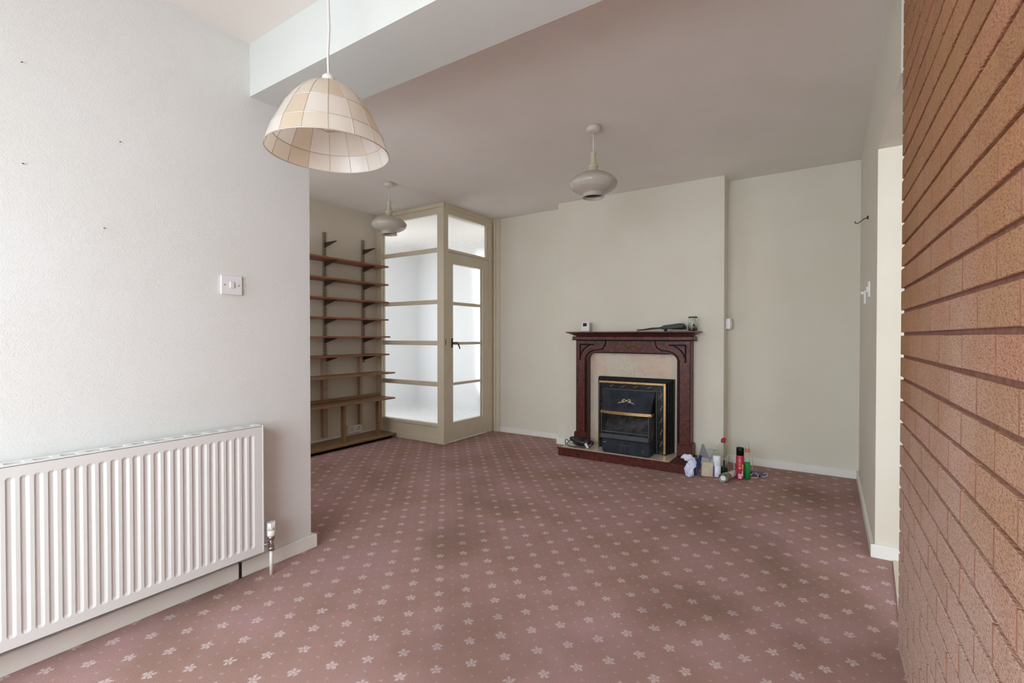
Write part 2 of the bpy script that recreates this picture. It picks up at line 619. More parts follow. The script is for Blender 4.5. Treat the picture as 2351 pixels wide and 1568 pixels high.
def copy_tree(o, off, label=None, parent=None):
    c = o.copy()
    COL.objects.link(c)
    if parent is None:
        c.location = o.location + Vector(off)
        if label: c['label'] = label
    else:
        c.parent = parent
    for ch in list(o.children): copy_tree(ch, off, None, c)
    return c


# ================================================================== STRUCTURE
HC = 2.405
m = MB()
m.box(-5.3, 2.8, -1.5, 3.59, -0.06, 0)
m.box(-3.16, 2.8, 3.59, 5.5, -0.06, 0)
struct(m, 'floor', CARPET)
struct(MB().box(-5.3, -3.16, 3.59, 5.5, -0.06, -0.001), 'floor_hall', mat('hall_floor', (0.72, 0.72, 0.72), 0.7))
struct(MB().box(-5.3, 2.8, -1.5, 5.5, HC, HC+0.1), 'ceiling', CEIL)
struct(MB().box(-2.30, -2.18, -1.4, 1.455, 0, HC), 'wall_left', WALLN)
m = MB()
m.box(-4.12, -3.95, 1.355, 1.455, 0, HC)
m.box(-2.45, -2.30, 1.355, 1.455, 0, HC)
m.box(-3.95, -2.45, 1.355, 1.455, 0, 0.75)
m.box(-3.95, -2.45, 1.355, 1.455, 2.15, HC)
struct(m, 'wall_front', WALLF)
struct(MB().box(-4.24, -4.12, 1.355, 3.60, 0, HC), 'wall_alcove', WALLF)
struct(MB().box(-3.14, 0.355, 4.42, 4.54, 0, HC), 'wall_back', WALLF)
struct(MB().box(-2.212, -0.678, 4.23, 4.42, 0, HC), 'wall_chimney', WALLF)
b = MB()
b.prism([(0.222, 2.905), (0.238, 4.42), (0.34, 4.42), (0.34, 2.905)], 'z', 0, HC)
b.box(0.222, 0.34, 2.111, 2.905, 1.987, HC)
struct(b, 'wall_right', WALLF)
# rear wall with the patio window behind the camera
b = MB()
b.box(-2.30, -1.98, -1.5, -1.4, 0, HC)
b.box(0.08, 0.36, -1.5, -1.4, 0, HC)
b.box(-1.98, 0.08, -1.5, -1.4, 2.12, HC)
b.box(-1.98, 0.08, -1.5, -1.4, 0, 0.16)
struct(b, 'wall_rear', WALLN)
# downstand beam between the two rooms
struct(MB().box(-2.18, 0.240, 1.159, 1.455, 2.168, HC), 'trim_1', CEILN)

# exposed brick wall : bricks and mortar in one mesh
b = MB()
b.box(0.236, 0.338, -1.4, 2.104, 0, HC, mi=1)
PIT_Z = 0.0757
z0 = 1.088 - 15*PIT_Z
L = 0.2155
k = 0
while True:
    zb = z0 + k*PIT_Z
    if zb > HC: break
    za, zt = max(zb + 0.0055, 0.0), min(zb + PIT_Z - 0.0055, HC)
    if zt - za > 0.012:
        full = (k % 2 == 0)
        y = 2.111
        first = True
        while y > -1.4:
            ln = L if (full or not first) else L*0.5
            y1 = y - ln
            dx = random.uniform(-0.0005, 0.0005)
            dz = random.uniform(-0.0007, 0.0007)
            b.box(0.228+dx, 0.30 if not first else 0.338, max(y1, -1.4) + 0.0032, y - 0.001 + (0.001 if not first else random.uniform(-.003, .003)), za+dz, zt+dz, bev=0.0014)
            if y1 > -1.4: b.box(0.2276, 0.24, y1 - 0.0022, y1 + 0.0046, za+dz+.001, zt+dz-.001, mi=2)
            y = y1
            first = False
    k += 1
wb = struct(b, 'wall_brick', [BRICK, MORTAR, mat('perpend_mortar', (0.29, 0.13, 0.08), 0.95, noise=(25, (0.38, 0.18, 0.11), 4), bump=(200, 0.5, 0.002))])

# hall beyond the glazed screen
b = MB()
b.box(-5.3, -4.14, 3.50, 3.60, 0, HC)
struct(b, 'wall_hall_front', HALLW)
b = MB()
b.box(-5.3, -5.2, 3.6, 3.66, 0, HC)
b.box(-5.3, -5.2, 4.54, 5.33, 0, HC)
b.box(-5.3, -5.2, 3.66, 4.54, 0, 0.25)
b.box(-5.3, -5.2, 3.66, 4.54, 2.25, HC)
struct(b, 'wall_hall_left', HALLW)
b = MB()
b.box(-5.3, -4.06, 5.33, 5.43, 0, HC)
b.box(-3.38, -3.04, 5.33, 5.43, 0, HC)
b.box(-4.06, -3.38, 5.33, 5.43, 2.2, HC)
b.box(-4.06, -3.38, 5.33, 5.43, 0, 0.1)
struct(b, 'wall_hall_back', HALLW)
struct(MB().box(-3.14, -3.04, 4.54, 5.33, 0, HC), 'wall_hall_right', HALLW)
# kitchen beyond the doorway on the right
b = MB()
b.box(0.34, 0.85, 0.5, 0.6, 0, HC)
b.box(2.15, 2.8, 0.5, 0.6, 0, HC)
b.box(0.85, 2.15, 0.5, 0.6, 0, 0.95)
b.box(0.85, 2.15, 0.5, 0.6, 2.05, HC)
struct(b, 'wall_kitchen_front', HALLW)
struct(MB().box(2.7, 2.8, 0.6, 3.3, 0, HC), 'wall_kitchen_right', HALLW)
struct(MB().box(0.34, 2.8, 3.3, 3.4, 0, HC), 'wall_kitchen_back', HALLW)


def simple_window(name, axis, c0, c1, p, z0, z1, mull=1):
    """frame with glass, lying in the plane axis=p between c0..c1"""
    t = bpy.data.objects.new(name, None)
    COL.objects.link(t)
    t['kind'] = 'structure'
    t['_org'] = (0.0, 0.0, 0.0)
    fr, pn = MB(), MB()

    def bx(m, a, b_, za, zb, d0, d1):
        if axis == 'y': m.box(a, b_, p+d0, p+d1, za, zb)
        else: m.box(p+d0, p+d1, a, b_, za, zb)
    W = 0.05
    bx(fr, c0, c0+W, z0, z1, -.03, .03)
    bx(fr, c1-W, c1, z0, z1, -.03, .03)
    bx(fr, c0+W, c1-W, z0, z0+W, -.03, .03)
    bx(fr, c0+W, c1-W, z1-W, z1, -.03, .03)
    for i in range(mull):
        c = c0 + (c1-c0)*(i+1)/(mull+1)
        bx(fr, c-W/2, c+W/2, z0+W, z1-W, -.03, .03)
    bx(pn, c0+W, c1-W, z0+W, z1-W, -.003, .003)
    fr.build('window_frame', PVC, t)
    pn.build('pane', WINGLASS, t)
    return t


simple_window('window_2', 'y', -1.98, 0.08, -1.45, 0.16, 2.12, 1)
simple_window('window_6', 'y', -3.95, -2.45, 1.40, 0.75, 2.15, 1)
simple_window('window_3', 'y', 0.85, 2.15, 0.55, 0.95, 2.05, 1)
simple_window('unseen_window_4', 'x', 3.66, 4.54, -5.25, 0.25, 2.25, 0)  # unseen hall window, put out of camera sight to light the hall walls
simple_window('window_5', 'y', -4.06, -3.38, 5.38, 0.1, 2.2, 0)

# ------------------------------------------------------------------ skirting boards


def skirt(name, pts, h=0.065, t=0.016):
    """pts: list of (x0,x1,y0,y1) boxes"""
    m = MB()
    for (x0, x1, y0, y1, ) in pts: m.box(x0, x1, y0, y1, 0, h, bev=0.004)
    return struct(m, name, SKIRT)


m = MB()
m.box(-2.18, -2.163, -1.4, 1.090, 0, 0.07, bev=0.003)
m.prism([(-2.18, 1.103), (-2.163, 1.103), (-2.163, 1.478), (-2.30, 1.478), (-2.30, 1.455), (-2.18, 1.455)], 'z', 0, 0.067, bev=0.003)
m.box(-2.18, -2.166, 1.085, 1.106, 0, 0.066, mi=1)
struct(m, 'baseboard_left', [SKIRT, DARK])
skirt('baseboard_back_left', [(-3.05, -2.215, 4.405, 4.42)], 0.06)
skirt('baseboard_chimney', [(-2.228, -2.0, 4.214, 4.23), (-0.905, -0.662, 4.214, 4.23), (-0.678, -0.662, 4.214, 4.42), (-2.228, -2.212, 4.23, 4.40)], 0.065)
skirt('baseboard_back_right', [(-0.662, 0.238, 4.404, 4.42)], 0.066)
m = MB()
m.prism([(0.205, 2.89), (0.222, 4.404), (0.238, 4.404), (0.222, 2.89)], 'z', 0, 0.066, bev=0.003)
m.box(0.205, 0.34, 2.889, 2.905, 0, 0.066, bev=0.003)
struct(m, 'baseboard_right', SKIRT)
skirt('baseboard_alcove', [(-4.12, -4.105, 1.455, 3.55)], 0.065)
# threshold strip in the doorway
m = MB()
m.prism([(0.238, 2.12), (0.290, 2.889), (0.325, 2.889), (0.30, 2.12)], 'z', 0, 0.010, bev=0.002)
struct(m, 'trim_2', CREAM)

# ================================================================== GLAZED SCREEN AND DOOR
XP, YP = -3.14, 3.56
t = bpy.data.objects.new('window_1', None)
COL.objects.link(t)
t['kind'] = 'structure'
t['_org'] = (0.0, 0.0, 0.0)
XL0, XL1 = -4.037, -3.225
m = MB()
m.box(XL1, XP, YP, YP+0.075, 0, HC, bev=0.003)              # corner post
m.box(-4.12, XL0, YP, YP+0.06, 0, HC, bev=0.003)            # left jamb
m.box(XL0, XL1, YP+0.008, YP+0.06, 2.313, HC, bev=0.002)    # head
m.box(-4.12, XP+0.012, YP-0.012, YP+0.01, 2.365, HC, bev=0.003)
m.build('frame', CREAM, t)
for za, zb in ((1.928, 1.970), (1.406, 1.448), (0.989, 1.035), (0.573, 0.618)):
    MB().box(XL0, XL1, YP+0.012, YP+0.05, za, zb, bev=0.003).build('glazing_bar', CREAM, t)
m = MB()
m.box(XL0, XL1, YP+0.014, YP+0.055, 0.0, 0.165, bev=0.002)
m.box(XL0, XL1, YP+0.004, YP+0.06, 0.165, 0.196, bev=0.004)
m.box(XL0, XL1, YP+0.002, YP+0.02, 0.0, 0.055, bev=0.003)
m.build('bottom_panel', CREAM, t)
for za, zb in ((1.970, 2.313), (1.448, 1.928), (1.035, 1.406), (0.618, 0.989), (0.196, 0.573)):
    MB().box(XL0, XL1, YP+0.028, YP+0.034, za, zb).build('pane', GLASS, t)
# head, transom and hinge jamb over and beside the door
m = MB()
m.box(XP-0.07, XP, 3.635, 4.42, 2.305, HC, bev=0.003)
m.box(XP, XP+0.012, 3.56, 4.42, 2.365, HC, bev=0.003)
m.box(XP-0.065, XP-0.002, 3.605, 4.335, 1.932, 1.960, bev=0.003)
m.box(XP-0.07, XP, 4.333, 4.42, 0, 2.305, bev=0.003)
m.box(XP-0.04, XP-0.008, 4.29, 4.333, 1.96, 2.305, bev=0.002)
m.build('door_frame', CREAM, t)
MB().box(XP-0.036, XP-0.03, 3.60, 4.295, 1.962, 2.305).build('pane', GLASS, t)
m = MB()
m.box(-3.126, -3.100, 4.392, 4.42, 0, HC, bev=0.003)
m.box(-3.100, -3.052, 4.402, 4.42, 0, HC, bev=0.003)
struct(m, 'trim_3', CREAM)

d = bpy.data.objects.new('door_1', None)
COL.objects.link(d)
d['kind'] = 'structure'
d['_org'] = (0.0, 0.0, 0.0)
DX0, DX1 = XP-0.045, XP-0.004
GY0, GY1 = 3.711, 4.213
m = MB()
m.box(DX0, DX1, 3.606, GY0, 0.012, 1.928, bev=0.002)
m.box(DX0, DX1, GY1, 4.330, 0.012, 1.928, bev=0.002)
m.box(DX0, DX1, GY0, GY1, 0.012, 0.201, bev=0.001)
m.box(DX0, DX1, GY0, GY1, 1.818, 1.928, bev=0.001)
leaf_ = m.build('door_leaf', CREAM, d)
for za, zb in ((1.400, 1.432), (0.993, 1.021), (0.580, 0.605)):
    MB().box(DX0+0.006, DX1-0.006, GY0, GY1, za, zb, bev=0.002).build('glazing_bar', CREAM, leaf_)
for za, zb in ((1.432, 1.818), (1.021, 1.400), (0.605, 0.993), (0.201, 0.580)):
    MB().box(DX0+0.018, DX0+0.024, GY0, GY1, za, zb).build('pane', GLASS, leaf_)
m = MB()
m.box(DX1, DX1+0.008, 3.678, 3.702, 0.965, 1.060, bev=0.003)
m.cyl((DX1+0.006, 3.690, 1.012), (DX1+0.035, 3.690, 1.012), 0.009, 14)
m.tube([(DX1+0.032, 3.686, 1.008), (DX1+0.036, 3.705, 1.017), (DX1+0.037, 3.728, 1.015), (DX1+0.036, 3.748, 0.998),
        (DX1+0.035, 3.765, 0.975), (DX1+0.034, 3.776, 0.952)], [0.007, 0.0075, 0.0075, 0.007, 0.007, 0.006], 10)
m.build('door_handle', BRONZE, leaf_)
m = MB()
m.box(XP, XP+0.003, 3.588, 3.596, 0.992, 1.052, bev=0.001)
m.build('latch_plate', BRONZE, t)

# ================================================================== RADIATOR
RX, RY0, RY1, RZ0, RZ1 = -2.080, -0.060, 1.156, 0.118, 0.679
r = thing('radiator', 'long white panel radiator with vertical channels on the left wall', 'radiator', (-2.13, 0.55, RZ0))
# front panel with recessed channels
m = MB()
bm = m.bm
P = 0.0320
chan = []
y = 1.1292
while y - 0.022 > RY0 + 0.02:
    chan.append((y - 0.0035, y + 0.0215 - 0.003))
    y -= P
chan = [(a, b_) for a, b_ in chan if b_ < RY1-0.012]
chan.reverse()
zt, zb = 0.648, 0.150
DEP = 0.0048


def quad(a, b_, c, d_):
    f = bm.faces.new([bm.verts.new(v) for v in (a, b_, c, d_)])
    return f


quad((RX, RY0, zt), (RX, RY1, zt), (RX, RY1, RZ1), (RX, RY0, RZ1))
quad((RX, RY0, RZ0), (RX, RY1, RZ0), (RX, RY1, zb), (RX, RY0, zb))
yy = RY0
cut = 0.006
for a, b_ in chan:
    quad((RX, yy, zb), (RX, a, zb), (RX, a, zt), (RX, yy, zt))
    s1, s2, e = 0.003, 0.0085, 0.010
    xi = RX - DEP
    # octagonal-ended recess
    O = [(a, zb+cut), (a+cut, zb), (b_-cut, zb), (b_, zb+cut), (b_, zt-cut), (b_-cut, zt), (a+cut, zt), (a, zt-cut)]
    I = [(a+s1, zb+e+2e-3), (a+s1+.002, zb+e), (b_-s2-.001, zb+e), (b_-s2, zb+e+2e-3), (b_-s2, zt-e-2e-3), (b_-s2-.001, zt-e), (a+s1+.002, zt-e), (a+s1, zt-e-2e-3)]
    vo = [bm.verts.new((RX, q[0], q[1])) for q in O]
    vi = [bm.verts.new((xi, q[0], q[1])) for q in I]
    for i in range(8):
        j = (i+1) % 8
        bm.faces.new((vo[i], vo[j], vi[j], vi[i]))
    bm.faces.new(vi)
    for (qa, qb, corner) in ((7, 6, (a, zt)), (5, 4, (b_, zt)), (3, 2, (b_, zb)), (1, 0, (a, zb))):
        bm.faces.new((vo[qa], vo[qb], bm.verts.new((RX, corner[0], corner[1]))))
    yy = b_
quad((RX, yy, zb), (RX, RY1, zb), (RX, RY1, zt), (RX, yy, zt))
bmesh.ops.remove_doubles(bm, verts=bm.verts, dist=1e-5)
m.box(RX-0.014, RX-0.0095, RY0, RY1, RZ0, RZ1)
for (ya, yb, za, zb_) in ((RY0, RY1, RZ0, RZ0+.004), (RY0, RY1, RZ1-.004, RZ1), (RY0, RY0+.004, RZ0, RZ1), (RY1-.004, RY1, RZ0, RZ1)):
    m.box(RX-0.0100, RX-0.0002, ya, yb, za, zb_)
m.build('front_panel', RAD, r)
m = MB()
m.box(-2.155, -2.142, RY0+.01, RY1-.01, RZ0, RZ1-0.01, bev=0.003)
m.build('back_panel', RAD, r)
m = MB()                                                     # folded convector fins
for i in range(60):
    yv = RY0 + 0.03 + i*0.0195
    if yv > RY1-0.03: break
    m.box(-2.142, -2.094, yv, yv+0.001, RZ0+0.03, RZ1-0.03)
m.build('convector_fins', RADIN, r)
for ys in (RY0, RY1-0.004):
    m = MB()
    m.box(-2.160, RX+0.0015, ys - 0.001, ys+0.005, RZ0+0.002, RZ1+0.004, bev=0.001)
    m.build('side_panel', RAD, r)
m = MB()                                                     # top grille
m.box(-2.160, -2.146, RY0, RY1, RZ1-0.003, RZ1+0.003, bev=0.001)
m.box(-2.097, RX-0.0005, RY0, RY1, RZ1+0.0018, RZ1+0.005, bev=0.001)
m.box(-2.124, -2.118, RY0, RY1, RZ1-0.002, RZ1+0.002)
yv = RY1
while yv > RY0:
    m.box(-2.147, -2.096, max(yv-0.024, RY0), yv, RZ1-0.003, RZ1+0.003, bev=0.0008)
    yv -= 0.066
m.build('top_grille', RAD, r)
v = MB()
VX, VY = -2.085, 1.192
v.tube([(VX, VY, 0.176), (VX, VY, 0.183), (VX, VY, 0.205)], [0.0165, 0.0185, 0.0185], 20)
v.tube([(VX, VY, 0.205), (VX, VY, 0.238)], [0.0185, 0.0165], 20)
for kk in range(6):
    a = kk*PI/3
    v.box(-0.0022, 0.0022, 0.0150, 0.0190, 0.207, 0.240, bev=0.001, xf=Matrix.Translation((VX, VY, 0)) @ Matrix.Rotation(a, 4, 'Z'))
v_head = v
v = MB()
v.cyl((VX, VY, 0.163), (VX, VY, 0.177), 0.0155, 12)
v.cyl((VX, VY, 0.112), (VX, VY, 0.163), 0.0115, 6)
v.cyl((VX, VY, 0.112), (VX, VY, 0.128), 0.0145, 6)
v.cyl((VX-0.003, VY-0.035, 0.145), (VX, VY, 0.145), 0.009, 10)
vb_ = v.build('valve_body', BRASSV, r)
v_head.build('valve_head', PLAST, vb_)
MB().cyl((VX, VY, 0.0), (VX, VY, 0.113), 0.0075, 14).build('pipe', PIPE, r)

# ================================================================== SWITCHES, SOCKETS, HOOK


def wall_plate(name, label, cat, x, yc, zc, w_, h_, nx, gang=0):
    """plate on a wall x=const whose room side faces nx (+1 / -1)"""
    t_ = thing(name, label, cat, (x, yc, zc))
    xa, xb = sorted((x, x + nx*0.009))
    MB().box(xa, xb, yc-w_/2, yc+w_/2, zc-h_/2, zc+h_/2, bev=0.002, seg=2).build('plate', SOCKW, t_)
    return t_


t_ = wall_plate('light_switch', 'single white light switch on the left wall above the radiator', 'light switch', -2.18, 1.071, 1.305, 0.088, 0.083, 1)
xa = -2.171
MB().box(xa-.001, xa+0.0045, 1.062, 1.079, 1.292, 1.319, bev=0.001).build('rocker', PLAST, t_)
for yy in (1.041, 1.101):
    MB().cyl((xa-.001, yy, 1.305), (xa+0.0008, yy, 1.305), 0.0023, 10).build('screw', DARK, t_)
t_ = wall_plate('light_switch', 'white light switch on the right wall nearest the doorway edge', 'light switch', 0.2275, 3.41, 1.349, 0.086, 0.088, -1)
MB().box(0.211, 0.2195, 3.401, 3.419, 1.334, 1.366, bev=0.001).build('rocker', PLAST, t_)
t_ = wall_plate('light_switch', 'smaller white control on the right wall, farther and lower than the other switch', 'light switch', 0.2315, 3.79, 1.330, 0.07, 0.083, -1)
MB().box(0.205, 0.2235, 3.782, 3.800, 1.350, 1.368, bev=0.002).build('knob', PLAST, t_)
t_ = thing('wall_hook', 'small dark metal hook high on the right wall', 'hook', (0.229, 3.556, 1.79))
m = MB()
m.cyl((0.2295, 3.556, 1.793), (0.221, 3.556, 1.793), 0.011, 12)
m.build('base', BRONZE, t_)
m = MB()
m.tube([(0.222, 3.556, 1.793), (0.205, 3.575, 1.789), (0.190, 3.60, 1.780), (0.178, 3.62, 1.776), (0.168, 3.63, 1.782), (0.166, 3.632, 1.793)], 0.0028, 8)
m.build('prong', BRONZE, t_)
t_ = thing('junction_box', 'small white box on the right side of the chimney breast', 'wall box', (-0.678, 4.345, 1.185))
MB().box(-0.678, -0.640, 4.305, 4.385, 1.141, 1.230, bev=0.004, seg=2).build('cover', SOCKW, t_)
MB().box(-0.640, -0.634, 4.322, 4.368, 1.160, 1.211, bev=0.002).build('front_plate', PLAST, t_)
t_ = thing('wall_socket', 'white double wall socket low behind the shelf posts', 'socket', (-4.12, 3.247, 0.107))
m = MB()
m.box(-4.12, -4.090, 3.165, 3.335, 0.068, 0.150, bev=0.003)
m.build('back_box', SOCKW, t_)
for yc in (3.205, 3.295):
    m = MB()
    m.box(-4.0905, -4.0885, yc-0.004, yc+0.004, 0.116, 0.126)
    m.box(-4.0905, -4.0885, yc-0.017, yc-0.009, 0.096, 0.102)
    m.box(-4.0905, -4.0885, yc+0.009, yc+0.017, 0.096, 0.102)
    m.build('socket_holes', DARK, t_)
    MB().box(-4.0905, -4.085, yc+0.012, yc+0.024, 0.122, 0.140, bev=0.001).build('rocker', PLAST, t_)
# picture-nail marks on the left wall
for (ny, nz) in ((0.424, 1.971), (0.680, 1.801), (0.424, 1.643), (0.631, 1.473)):
    lab = {1.971: 'topmost dark nail stub left in the left wall', 1.801: 'dark nail stub in the left wall, second from the top and set to the right',
           1.643: 'dark nail stub in the left wall, directly below the topmost one', 1.473: 'lowest dark nail stub in the left wall, left of the light switch'}[nz]
    solo(MB().cyl((-2.181, ny, nz), (-2.174, ny, nz-0.002), 0.0018, 8), 'nail', DARK, lab, 'nail', (-2.18, ny, nz), 'nails in the left wall')

# ================================================================== SHELVING
XA = -4.12
SY0, SY1 = 1.75, 3.548


def rail(yc, z0_, z1_, label):
    t_ = thing('shelf_rail', label, 'shelf rail', (XA, yc, z0_), 'slotted shelf rails on the alcove wall')
    m_ = MB()
    m_.box(XA, XA+0.003, yc-0.014, yc+0.014, z0_, z1_)
    m_.box(XA, XA+0.016, yc-0.014, yc-0.011, z0_, z1_)
    m_.box(XA, XA+0.016, yc+0.011, yc+0.014, z0_, z1_)
    m_.box(XA+0.010, XA+0.013, yc-0.011, yc+0.011, z0_, z1_)
    z_ = z0_+0.03
    while z_ < z1_-0.03:
        m_.box(XA+0.0125, XA+0.0138, yc-0.003, yc+0.003, z_, z_+0.014, mi=1)
        z_ += 0.032
    m_.build('channel', [RAIL, DARK], t_)
    return t_


SHZ = [1.828, 1.635, 1.447, 1.260, 1.076, 0.888]
R1 = rail(2.905, 0.80, 2.105, 'left slotted metal shelf rail, running above and below the upper shelves')
R2 = rail(3.375, 0.80, 2.105, 'right slotted metal shelf rail beside the glazed screen')
for rl, yc in ((R1, 2.905), (R2, 3.375)):
    for zz in [2.003] + SHZ:
        m = MB()
        ztop = zz - 0.011 if zz < 2.0 else zz
        m.prism([(XA+0.012, ztop), (XA+0.200, ztop), (XA+0.200, ztop-0.006), (XA+0.012, ztop-0.052)], 'y', yc-0.0025, yc+0.0025)
        m.box(XA+0.012, XA+0.200, yc-0.007, yc+0.007, ztop-0.003, ztop)
        m.build('bracket', BRACK, rl)
names_ = ['topmost', 'second from top', 'third from top', 'fourth from top', 'fifth from top', 'sixth from top']
for zz, nm, dep in zip(SHZ, names_, (0.214, 0.213, 0.212, 0.211, 0.236, 0.222)):
    solo(MB().box(XA+0.002, XA+dep, SY0, SY1, zz-0.011, zz+0.005, bev=0.0015), 'shelf_board', SHELF,
         'narrow dark wood shelf board, %s of the wall shelves' % nm, 'shelf', (XA+0.1, SY1-0.5, zz-0.011), 'narrow wooden wall shelves')
# deeper lower shelves
solo(MB().box(XA+0.045, XA+0.310, SY0, SY1, 0.684, 0.700, bev=0.0015), 'shelf_board', SHELFL,
     'deeper wood shelf just below the six narrow ones', 'shelf', (XA+0.15, 3.0, 0.684), 'deep lower shelves')
t_ = thing('shelf_board', 'deep wood shelf resting on the two posts, with a low upstand behind', 'shelf', (XA+0.15, 3.0, 0.415), 'deep lower shelves')
MB().box(XA+0.045, XA+0.310, SY0, SY1, 0.415, 0.432, bev=0.0015).build('board', SHELFL, t_)
MB().box(XA+0.045, XA+0.063, SY0, SY1, 0.432, 0.462, bev=0.0015).build('upstand', SHELFL, t_)
# wall uprights that carry the lower shelves
BATTEN = wood_mat('batten_wood', (0.42, 0.31, 0.21), (0.50, 0.38, 0.27))
for yc, zb_, lab in ((2.887, 0.085, 'left wooden wall batten under the left shelf rail'), (3.319, 0.150, 'right wooden wall batten near the wall socket')):
    m = MB()
    hw = 0.025 if yc < 3 else 0.016
    m.box(XA, XA+0.0445, yc-hw, yc+hw, zb_, 0.874, bev=0.002)
    solo(m, 'wall_batten', BATTEN, lab, 'batten', (XA, yc, zb_), 'wooden wall battens')
for yc, lab in ((2.945, 'left upright wooden post between the low bench and the shelf above'), (3.375, 'right upright wooden post between the low bench and the shelf above')):
    m = MB()
    m.box(XA+0.215, XA+0.262, yc-0.014, yc+0.014, 0.050, 0.415, bev=0.002)
    solo(m, 'shelf_post', SHELFL, lab, 'post', (XA+0.24, yc, 0.05), 'posts under the deep shelf')
t_ = thing('low_bench', 'long low wooden plinth board along the floor under the shelves', 'plinth', (XA+0.15, 3.0, 0.0))
MB().box(XA+0.017, XA+0.320, SY0, SY1, 0.030, 0.050, bev=0.002).build('board', SHELFL, t_)
MB().box(XA+0.04, XA+0.285, SY0+.05, SY1-.03, 0.0, 0.030).build('base', MAHOGD, t_)

# ================================================================== PENDANT LIGHTS


def arc(pts):   # smooth polyline through control points
    out = []
    n_ = len(pts)
    for i in range(n_-1):
        p0, p1, p2, p3 = pts[max(i-1, 0)], pts[i], pts[i+1], pts[min(i+2, n_-1)]
        for k_ in range(5):
            s_ = k_/5
            out.append(tuple(0.5*((2*p1[j]) + (-p0[j]+p2[j])*s_ + (2*p0[j]-5*p1[j]+4*p2[j]-p3[j])*s_*s_ + (-p0[j]+3*p1[j]-3*p2[j]+p3[j])*s_**3) for j in range(2)))
    out.append(pts[-1])
    return out


px, py = -1.218, 2.802
g1 = thing('globe_pendant', 'opal glass pendant light in front of the chimney breast', 'pendant light', (px, py, HC), 'opal glass pendant lights')
MB().lathe([(0, 0), (0.046, 0), (0.047, -0.012), (0.044, -0.030), (0.030, -0.036), (0, -0.036)], (px, py, HC), 28).build('ceiling_rose', ROSE, g1)
MB().cyl((px, py, HC-0.036), (px, py, 2.236), 0.0035, 8).build('cord', CORD, g1)
MB().lathe(arc([(0, 2.242), (0.019, 2.240), (0.018, 2.230), (0.013, 2.222), (0.019, 2.185), (0.024, 2.165), (0.032, 2.160), (0.033, 2.148), (0.026, 2.142), (0.029, 2.132), (0.026, 2.118), (0, 2.116)]), (px, py, 0), 24).build('gallery', GALL, g1)
outer = arc([(0.030, 2.118), (0.075, 2.108), (0.122, 2.082), (0.150, 2.047), (0.136, 2.016), (0.104, 1.996), (0.074, 1.984), (0.064, 1.975), (0.069, 1.958)])
inner = [(max(r_-0.004, 0.001), z_) for r_, z_ in outer[::-1]]
MB().lathe(outer + inner, (px, py, 0), 48).build('shade', OPAL, g1)
MB().lathe([(0, 2.06), (0.012, 2.058), (0.028, 2.04), (0.030, 2.02), (0.022, 2.0), (0, 1.992)], (px, py, 0), 20).build('bulb', OPALIN, g1)
copy_tree(g1, (-3.139+1.218, 2.857-2.802, 0.0), 'opal glass pendant light in front of the wall shelves and screen')

# capiz shell shade in the foreground
cx, cy, cz = -1.4175, 1.0207, 1.7088
cp = thing('shell_pendant', 'large conical capiz shell lampshade hanging near the camera', 'pendant light', (cx, cy, HC))
rings = [(0.200, 0.0), (0.181, 0.056), (0.142, 0.133), (0.116, 0.172), (0.084, 0.208), (0.062, 0.222), (0.044, 0.228)]
NS = 16
COSN = math.cos(PI/16)
m = MB()
for row in (rings[0:2], rings[1:3], rings[2:]):
    for i in range(NS):
        a0, a1 = 2*PI*i/NS - 0.64, 2*PI*(i+1)/NS - 0.64
        grid = [[m.bm.verts.new((cx+rr*math.cos(a0+(a1-a0)*q/4), cy+rr*math.sin(a0+(a1-a0)*q/4), cz+zz)) for q in range(5)] for rr, zz in row]
        for ga, gb in zip(grid, grid[1:]):
            for q in range(4):
                m.bm.faces.new((ga[q], ga[q+1], gb[q+1], gb[q])).smooth = True
m.build('shade', CAPIZ, cp)
m = MB()
for rr, zz in rings[:3] + rings[-1:]:
    pts_ = [(cx+rr*math.cos(2*PI*i/64 - 0.64), cy+rr*math.sin(2*PI*i/64 - 0.64), cz+zz) for i in range(65)]
    m.tube(pts_, 0.0014 if zz > 0 else 0.0017, 6, cap=False)
for i in range(NS):
    a0 = 2*PI*i/NS - 0.64
    m.tube([(cx+rr*1.002*math.cos(a0), cy+rr*1.002*math.sin(a0), cz+zz) for rr, zz in rings], 0.0013, 6)
m.build('wire_frame', CAME, cp)
MB().lathe([(0.0, 0.266), (0.012, 0.265), (0.020, 0.258), (0.023, 0.246), (0.022, 0.228), (0.018, 0.226), (0.018, 0.17), (0, 0.17)], (cx, cy, cz), 24).build('lamp_holder', PLAST, cp)
MB().lathe(arc([(0.0135, 0.178), (0.015, 0.160), (0.026, 0.125), (0.029, 0.102), (0.020, 0.078), (0, 0.072)]), (cx, cy, cz), 24).build('bulb', CLEAR, cp)
MB().tube([(cx, cy, cz+0.268), (cx-0.003, cy, cz+0.33), (cx+0.004, cy, cz+0.42), (cx, cy, cz+0.52), (cx-0.002, cy, HC)], 0.0042, 8).build('cord', CORD, cp)
MB().lathe([(0, 0), (0.045, 0), (0.045, -0.012), (0.025, -0.028), (0, -0.028)], (cx, cy, HC), 24).build('ceiling_rose', PLAST, cp)

# ================================================================== FIREPLACE
CXF = -1.438
fp = thing('fireplace', 'dark red mahogany fire surround with marble back on the chimney breast', 'fireplace', (CXF, 4.12, 0))
YF = 4.116


def mir(pts): return [(2*CXF - p[0], p[1]) for p in pts]


